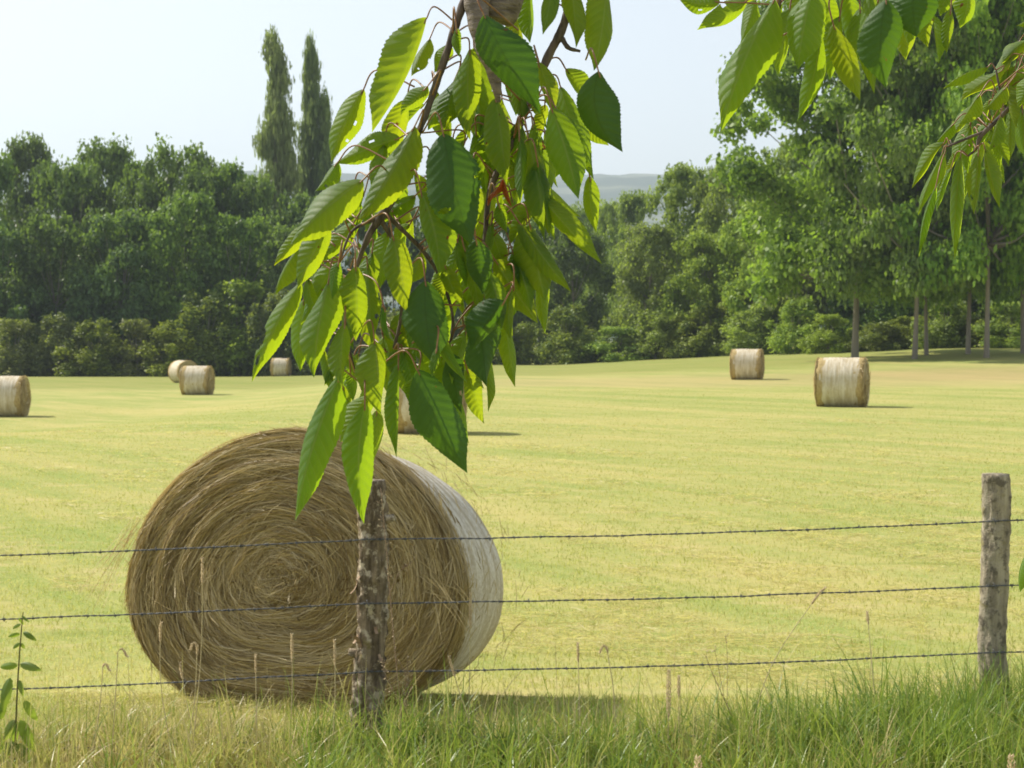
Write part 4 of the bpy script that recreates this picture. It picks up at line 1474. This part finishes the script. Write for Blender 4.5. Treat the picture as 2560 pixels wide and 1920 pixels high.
main_stems = [
    [(1250, -420, 0.10, 34), (1178, -60, 0.02, 24), (1161, 0, 0.0, 21), (1132, 87, 0.0, 20), (1098, 188, 0.0, 19), (1063, 289, 0.0, 17), (1034, 362, 0.0, 15), (1013, 432, 0.0, 17), (976, 510, 0.0, 18), (950, 545, 0.0, 24), (918, 597, 0.0, 15), (885, 690, 0.01, 9), (862, 800, 0.01, 7)],
    [(1500, -420, 0.10, 34), (1440, -60, 0.05, 26), (1407, 67, 0.05, 24), (1366, 150, 0.05, 22), (1297, 318, 0.05, 19), (1230, 463, 0.05, 17), (1212, 590, 0.05, 11), (1200, 740, 0.05, 7)],
    [(1404, 95, 0.05, 14), (1421, 119, 0.045, 12), (1450, 128, 0.04, 7)],
    [(950, 545, 0.0, 13), (1000, 640, 0.02, 11), (1005, 770, 0.03, 10), (985, 872, 0.03, 8)],
    [(960, 530, 0.0, 12), (1075, 650, 0.04, 10), (1130, 780, 0.05, 8), (1120, 890, 0.05, 6)],
    [(945, 545, 0.0, 9), (890, 570, -0.01, 8), (868, 600, -0.01, 7), (850, 655, -0.01, 5)],
    [(862, 800, 0.01, 7), (880, 900, 0.01, 6), (905, 975, 0.01, 5)],
]
# base x, base y, tip x, tip y, half width, roll (+ turned left to the sun, - turned right), depth
FR, MD, BK = -0.055, 0.0, 0.055
main_leaves = [
    (1067, 45, 930, 331, 68, -44, MD, dict(fold=34, bend=14)),
    (909, 223, 828, 404, 42, 6, BK, dict(bend=-8)),
    (1069, 215, 1002, 288, 26, -5, FR),
    (1075, 95, 1028, 190, 26, 5, BK),
    (1127, 112, 1086, 182, 24, -5, BK),
    (1141, 70, 1149, 143, 15, 25, FR),
    (1174, 122, 1176, 350, 42, 0, MD, dict(bend=-6)),
    (1135, 203, 1070, 325, 38, 22, BK),
    (1037, 315, 895, 556, 52, 18, FR, dict(bend=8, ripple=1.6)),
    (999, 345, 838, 408, 38, 0, BK, dict(tilt=0.03)),
    (907, 450, 727, 610, 54, 14, FR, dict(bend=-8, ripple=1.4)),
    (845, 405, 788, 478, 27, 30, BK),
    (823, 566, 745, 722, 38, 8, FR, dict(bend=-5)),
    (884, 556, 806, 658, 32, 0, BK),
    (752, 612, 688, 738, 30, 28, BK),
    (752, 705, 630, 955, 34, 6, MD, dict(bend=-8, tilt=0.0, eaten=[(0.62, -0.85, 0.10, 0.42), (0.80, -0.35, 0.055, 0.22)], label='leaf with a bite out of its edge and a round hole')),
    (852, 640, 752, 812, 32, -8, BK),
    (822, 700, 785, 944, 48, 4, FR, dict(bend=-7)),
    (847, 655, 830, 748, 20, 10, FR),
    (889, 667, 890, 852, 40, 2, FR),
    (918, 658, 930, 866, 26, 22, MD),
    (982, 590, 1021, 784, 42, 0, FR),
    (1025, 560, 988, 610, 20, -10, BK),
    (1052, 630, 1020, 712, 24, 22, BK),
    (1052, 478, 1099, 690, 50, 12, FR, dict(ripple=1.4)),
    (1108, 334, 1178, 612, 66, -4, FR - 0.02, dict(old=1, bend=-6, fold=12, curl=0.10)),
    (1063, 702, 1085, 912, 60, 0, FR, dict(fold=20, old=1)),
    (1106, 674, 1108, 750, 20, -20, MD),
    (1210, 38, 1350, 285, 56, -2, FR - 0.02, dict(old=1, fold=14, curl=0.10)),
    (1239, 245, 1266, 462, 42, -16, MD),
    (1328, -40, 1325, 108, 30, -16, BK),
    (1375, -50, 1357, 86, 26, 6, MD),
    (1427, -60, 1440, 120, 31, 4, MD),
    (1517, -50, 1485, 176, 46, -6, MD, dict(bend=6)),
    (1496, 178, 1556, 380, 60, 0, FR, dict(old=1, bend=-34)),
    (1414, 172, 1488, 268, 30, 8, BK),
    (1401, 216, 1484, 448, 38, 2, BK),
    (1378, 268, 1446, 497, 52, -4, FR, dict(bend=4)),
    (1439, 297, 1522, 364, 26, 4, BK),
    (1320, 345, 1362, 602, 36, -18, MD),
    (1337, 316, 1368, 458, 24, -18, BK),
    (1345, 155, 1385, 288, 26, -4, MD),
    (1362, 262, 1352, 345, 22, -18, BK),
    (1474, 440, 1490, 582, 26, 4, BK),
    (1347, 482, 1505, 660, 32, 2, MD, dict(bend=-4)),
    (1324, 560, 1362, 752, 55, -12, MD),
    (1278, 492, 1308, 616, 22, 6, BK),
    (1246, 508, 1268, 582, 20, -14, MD),
    (1279, 622, 1329, 780, 30, 26, MD),
    (1237, 650, 1345, 808, 44, -4, MD),
    (1220, 676, 1254, 824, 32, -16, FR),
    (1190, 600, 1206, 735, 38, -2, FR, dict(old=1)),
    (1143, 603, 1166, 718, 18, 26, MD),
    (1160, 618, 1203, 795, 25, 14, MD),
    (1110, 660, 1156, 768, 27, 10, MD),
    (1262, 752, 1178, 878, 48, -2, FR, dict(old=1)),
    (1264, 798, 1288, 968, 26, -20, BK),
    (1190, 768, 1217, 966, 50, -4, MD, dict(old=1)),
    (850, 940, 738, 1300, 50, 8, FR, dict(bend=-12, ripple=1.5, label='long lowest-hanging leaf with pale sunlit veins')),
    (921, 988, 851, 1106, 34, -10, MD),
    (912, 1010, 910, 1308, 46, 8, FR, dict(bend=-14, ripple=1.4)),
    (942, 1026, 932, 1160, 27, -20, BK),
    (936, 853, 953, 1038, 47, -8, FR),
    (862, 808, 856, 970, 30, 0, FR),
    (845, 890, 811, 964, 17, 32, BK),
    (996, 910, 991, 1144, 32, 0, MD, dict(fold=40)),
    (1045, 933, 1024, 1010, 24, -20, MD),
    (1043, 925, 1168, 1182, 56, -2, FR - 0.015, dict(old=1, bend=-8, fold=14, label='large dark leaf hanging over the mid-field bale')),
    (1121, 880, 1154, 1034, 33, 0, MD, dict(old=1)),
    (1167, 922, 1211, 1060, 30, -14, BK),
    (855, 963, 874, 1008, 10, 20, FR),
    (876, 928, 882, 1004, 17, -20, BK),
    (1092, 868, 1080, 942, 14, -10, FR),
    (959, 765, 980, 853, 20, 24, FR, dict(bend=-14, fold=50)),
    (1010, 770, 1040, 905, 38, -6, BK),
    (1140, 560, 1230, 700, 40, -6, BK),
    (1200, 215, 1165, 320, 34, -4, BK),
    (1085, 420, 1120, 560, 36, -8, BK),
    (1000, 440, 985, 560, 30, -16, BK),
    (930, 630, 905, 760, 34, -14, BK),
    (1300, 170, 1290, 290, 30, -10, BK),
    (1290, 20, 1300, 150, 26, -14, BK),
    (1165, 830, 1130, 960, 34, -8, BK),
    (1185, 120, 1200, 330, 46, 6, BK),
    (1145, 190, 1110, 330, 40, 14, BK, dict(ripple=1.5)),
    (1290, 160, 1310, 310, 34, -8, BK),
    (1215, 330, 1240, 450, 36, -12, BK),
    (1150, 380, 1080, 520, 40, 6, BK),
    (1300, 300, 1330, 440, 32, -14, BK),
    (970, 580, 950, 720, 36, -8, BK),
    (1140, 700, 1120, 850, 38, -16, BK),
    (870, 690, 820, 830, 36, -10, BK),
    (1220, 560, 1260, 680, 34, -8, BK),
    (1030, 800, 1010, 930, 34, -12, BK),
    (800, 620, 745, 690, 28, 10, BK),
    (1012, 850, 1025, 1000, 42, -6, BK),
    (1078, 845, 1100, 1000, 44, -10, BK),
    (960, 840, 970, 985, 36, -4, BK),
    (1290, 690, 1275, 800, 32, -14, BK),
]
main_limb = [[(1300, -520, 0.06, 190), (1255, -120, 0.03, 160), (1240, 0, 0.02, 135), (1225, 45, 0.02, 118)],
             [(1215, -80, 0.0, 84), (1192, 0, -0.01, 66), (1200, 70, -0.015, 54), (1222, 150, -0.02, 40), (1240, 210, -0.02, 26), (1247, 256, -0.02, 10)]]
# smaller leaves further back fill the curtain
r = rng(91)
fill_main, fill_right = [], []
for y in range(235, 1010, 52):
    x0 = np.interp(y, [60, 200, 350, 500, 650, 800, 950, 1050], [1060, 1010, 960, 850, 770, 770, 860, 890])
    x1 = np.interp(y, [60, 200, 350, 500, 650, 800, 950, 1050], [1400, 1400, 1400, 1400, 1350, 1270, 1150, 990])
    for x in np.arange(x0 + 15, x1, 80):
        bx, by = x + r.normal(0, 24), y + r.normal(0, 20)
        L = r.uniform(105, 185)
        a = math.radians(r.normal(0, 20) + (bx - 1080) * 0.03)
        lf = (bx, by, bx + L * math.sin(a), by + L * math.cos(a), L * r.uniform(0.16, 0.22), r.normal(-12, 18), r.uniform(0.04, 0.13))
        (fill_right if bx > 1110 else fill_main).append(lf)
r = rng(93)
fill_right += [(bx + r.normal(0, 30), by + r.normal(0, 30), bx + r.normal(0, 50), by + r.uniform(110, 170), r.uniform(20, 34), r.normal(-12, 18), r.uniform(-0.03, 0.09)) for bx, by, *_ in fill_right[::3]]
fill_right = fill_right[:56]
near_right = lambda l: l[0] > 1195 and not (l[0] < 1225 and l[1] > 560)
right_leaves_a = [l for l in main_leaves if near_right(l)]
main_leaves = [l for l in main_leaves if not near_right(l)]
cherry_branch('long leafy cherry branch hanging furthest down, in front of the hay bale', (1165, -20), 1.70, [main_stems[k] for k in (0, 3, 4, 5, 6)],
              main_leaves, M['cherry'], 1, limb=main_limb, fill=[fill_main[k] for k in sorted(r.permutation(len(fill_main))[:100 - len(main_leaves)])])
cherry_branch('cherry branch hanging just right of the longest one, with a withered orange leaf', (1440, -60), 1.70, [main_stems[1], main_stems[2]],
              right_leaves_a, M['cherry'], 6, fill=fill_right,
              dead=[(1256, 448, 1220, 515, 40, 10, -0.085), (1258, 448, 1280, 518, 36, -10, -0.085)])

top_stems = [
    [(2050, -420, 0.08, 26), (1990, -100, 0.02, 18), (1945, 5, 0.0, 14), (1938, 60, 0.0, 9), (1950, 92, 0.0, 6)],
    [(2300, -420, 0.08, 24), (2240, -90, 0.03, 16), (2180, -25, 0.02, 12), (2080, -20, 0.01, 8)],
    [(2340, -300, 0.08, 20), (2330, -60, 0.04, 14), (2350, 20, 0.04, 8)],
]
top_leaves = [
    (1800, 6, 1690, -14, 28, -5, MD),
    (1867, 2, 1743, 75, 32, -6, MD, dict(bend=6)),
    (1937, -4, 1803, 328, 62, 10, FR, dict(bend=-12, ripple=1.7, fold=28)),
    (2035, -30, 1995, 172, 56, 8, FR, dict(bend=-6, ripple=1.4)),
    (2052, 84, 1993, 303, 32, -4, MD, dict(bend=10)),
    (2083, 60, 2150, 252, 38, -2, MD),
    (2174, -30, 2186, 236, 33, -6, MD),
    (2122, -20, 2144, 152, 38, -2, BK),
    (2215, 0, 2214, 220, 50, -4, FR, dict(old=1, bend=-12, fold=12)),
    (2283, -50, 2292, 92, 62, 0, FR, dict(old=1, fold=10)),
    (2330, 38, 2346, 158, 20, 30, MD),
    (2377, 22, 2367, 134, 18, -20, MD),
    (1952, 8, 1926, 115, 20, 0, BK),
    (2060, -40, 2090, 90, 40, -8, BK),
    (2010, -60, 1985, 60, 40, -8, BK),
    (2180, 40, 2120, 160, 34, -10, BK),
    (2400, -50, 2350, 40, 34, -4, MD),
    (2225, 10, 2195, 180, 34, -14, BK),
    (1975, 20, 1945, 190, 34, -10, BK),
    (2020, 30, 2035, 190, 36, -4, BK),
    (2100, 40, 2075, 200, 36, -12, BK),
    (2150, 20, 2165, 170, 36, -4, BK),
    (2250, 30, 2265, 150, 36, 4, BK),
    (2310, 0, 2270, 110, 40, -10, BK),
    (1890, 0, 1850, 110, 30, 4, BK),
    (2330, 20, 2320, 120, 28, -10, MD),
    (2420, -30, 2400, 70, 34, -6, BK),
    (1900, -70, 1850, 20, 34, 0, BK),
]
cherry_branch('short cherry twig with broad leaves at the top edge, before the tall trees', (1990, -60), 1.75, top_stems, top_leaves, M['cherry'], 2)

right_stems = [
    [(2900, -180, 0.15, 26), (2680, 100, 0.05, 18), (2560, 228, 0.0, 13), (2505, 288, 0.0, 12), (2454, 338, 0.0, 12), (2440, 372, 0.0, 7), (2420, 390, 0.0, 5)],
    [(2470, 325, 0.0, 8), (2420, 345, 0.0, 7), (2370, 366, 0.0, 6)],
    [(2515, 278, 0.0, 7), (2500, 225, 0.0, 6), (2490, 175, 0.0, 5)],
    [(2680, 100, 0.05, 10), (2600, 80, 0.04, 7), (2560, 60, 0.04, 6)],
]
f = dict(fold=40)
right_leaves = [
    (2470, 167, 2357, 222, 21, 30, MD, dict(fold=40, bend=-10)),
    (2505, 175, 2400, 254, 34, 8, MD, f),
    (2575, 97, 2505, 158, 36, -4, BK, f),
    (2540, 165, 2516, 250, 34, -18, BK, f),
    (2450, 236, 2396, 312, 29, 34, FR, f),
    (2516, 217, 2462, 274, 31, 24, FR, f),
    (2384, 310, 2334, 363, 23, 30, MD, f),
    (2361, 356, 2279, 472, 27, -14, MD, dict(fold=40, bend=-8)),
    (2357, 380, 2295, 538, 25, 4, MD, f),
    (2362, 384, 2342, 484, 14, -10, BK, f),
    (2340, 465, 2297, 643, 26, 16, FR, dict(fold=50, ripple=2.5)),
    (2402, 388, 2386, 648, 36, 2, MD, dict(fold=45, ripple=2.0)),
    (2378, 420, 2342, 528, 23, -10, BK, f),
    (2446, 380, 2435, 536, 29, -10, MD, f),
    (2462, 372, 2499, 520, 31, 16, MD, f),
    (2528, 270, 2524, 402, 29, -16, BK, f),
    (2556, 278, 2562, 396, 39, -14, MD, f),
    (2580, 28, 2540, 64, 18, 30, MD, f),
    (2420, 390, 2400, 520, 26, -16, BK, f),
    (2480, 300, 2440, 380, 29, -14, BK, f),
    (2540, 120, 2480, 200, 29, -14, BK, f),
    (2575, 190, 2545, 270, 34, -4, FR, f),
    (2500, 290, 2470, 380, 26, 20, FR, f),
    (2440, 260, 2380, 340, 26, -12, BK, f),
]
r = rng(17)
right_fill = []
for k in range(26):
    t_ = r.random()
    bx, by = 2400 + 170 * t_ + r.normal(0, 20), 385 - 230 * t_ + r.normal(0, 25)
    L = r.uniform(70, 130)
    a = math.radians(r.normal(-12, 24))
    right_fill.append((bx, by, bx + L * math.sin(a), by + L * math.cos(a), L * r.uniform(0.14, 0.23), r.normal(-4, 18), r.uniform(0.0, 0.14)))
cherry_branch('slender cherry branch with narrow yellowish leaves reaching in from the right edge', (2680, 100), 2.25, right_stems, right_leaves, M['cherry_small'], 3, fill=right_fill)

low_stems = [[(2900, 1000, 0.1, 18), (2700, 1250, 0.03, 12), (2600, 1360, 0.0, 7)]]
low_leaves = [(2572, 1374, 2550, 1480, 36, 48, MD, dict(fold=12)), (2610, 1370, 2640, 1500, 30, -10, MD)]
cherry_branch('low cherry twig whose single pale leaf peeps in beside the right-hand post', (2700, 1250), 2.0, low_stems, low_leaves, M['cherry'], 4)
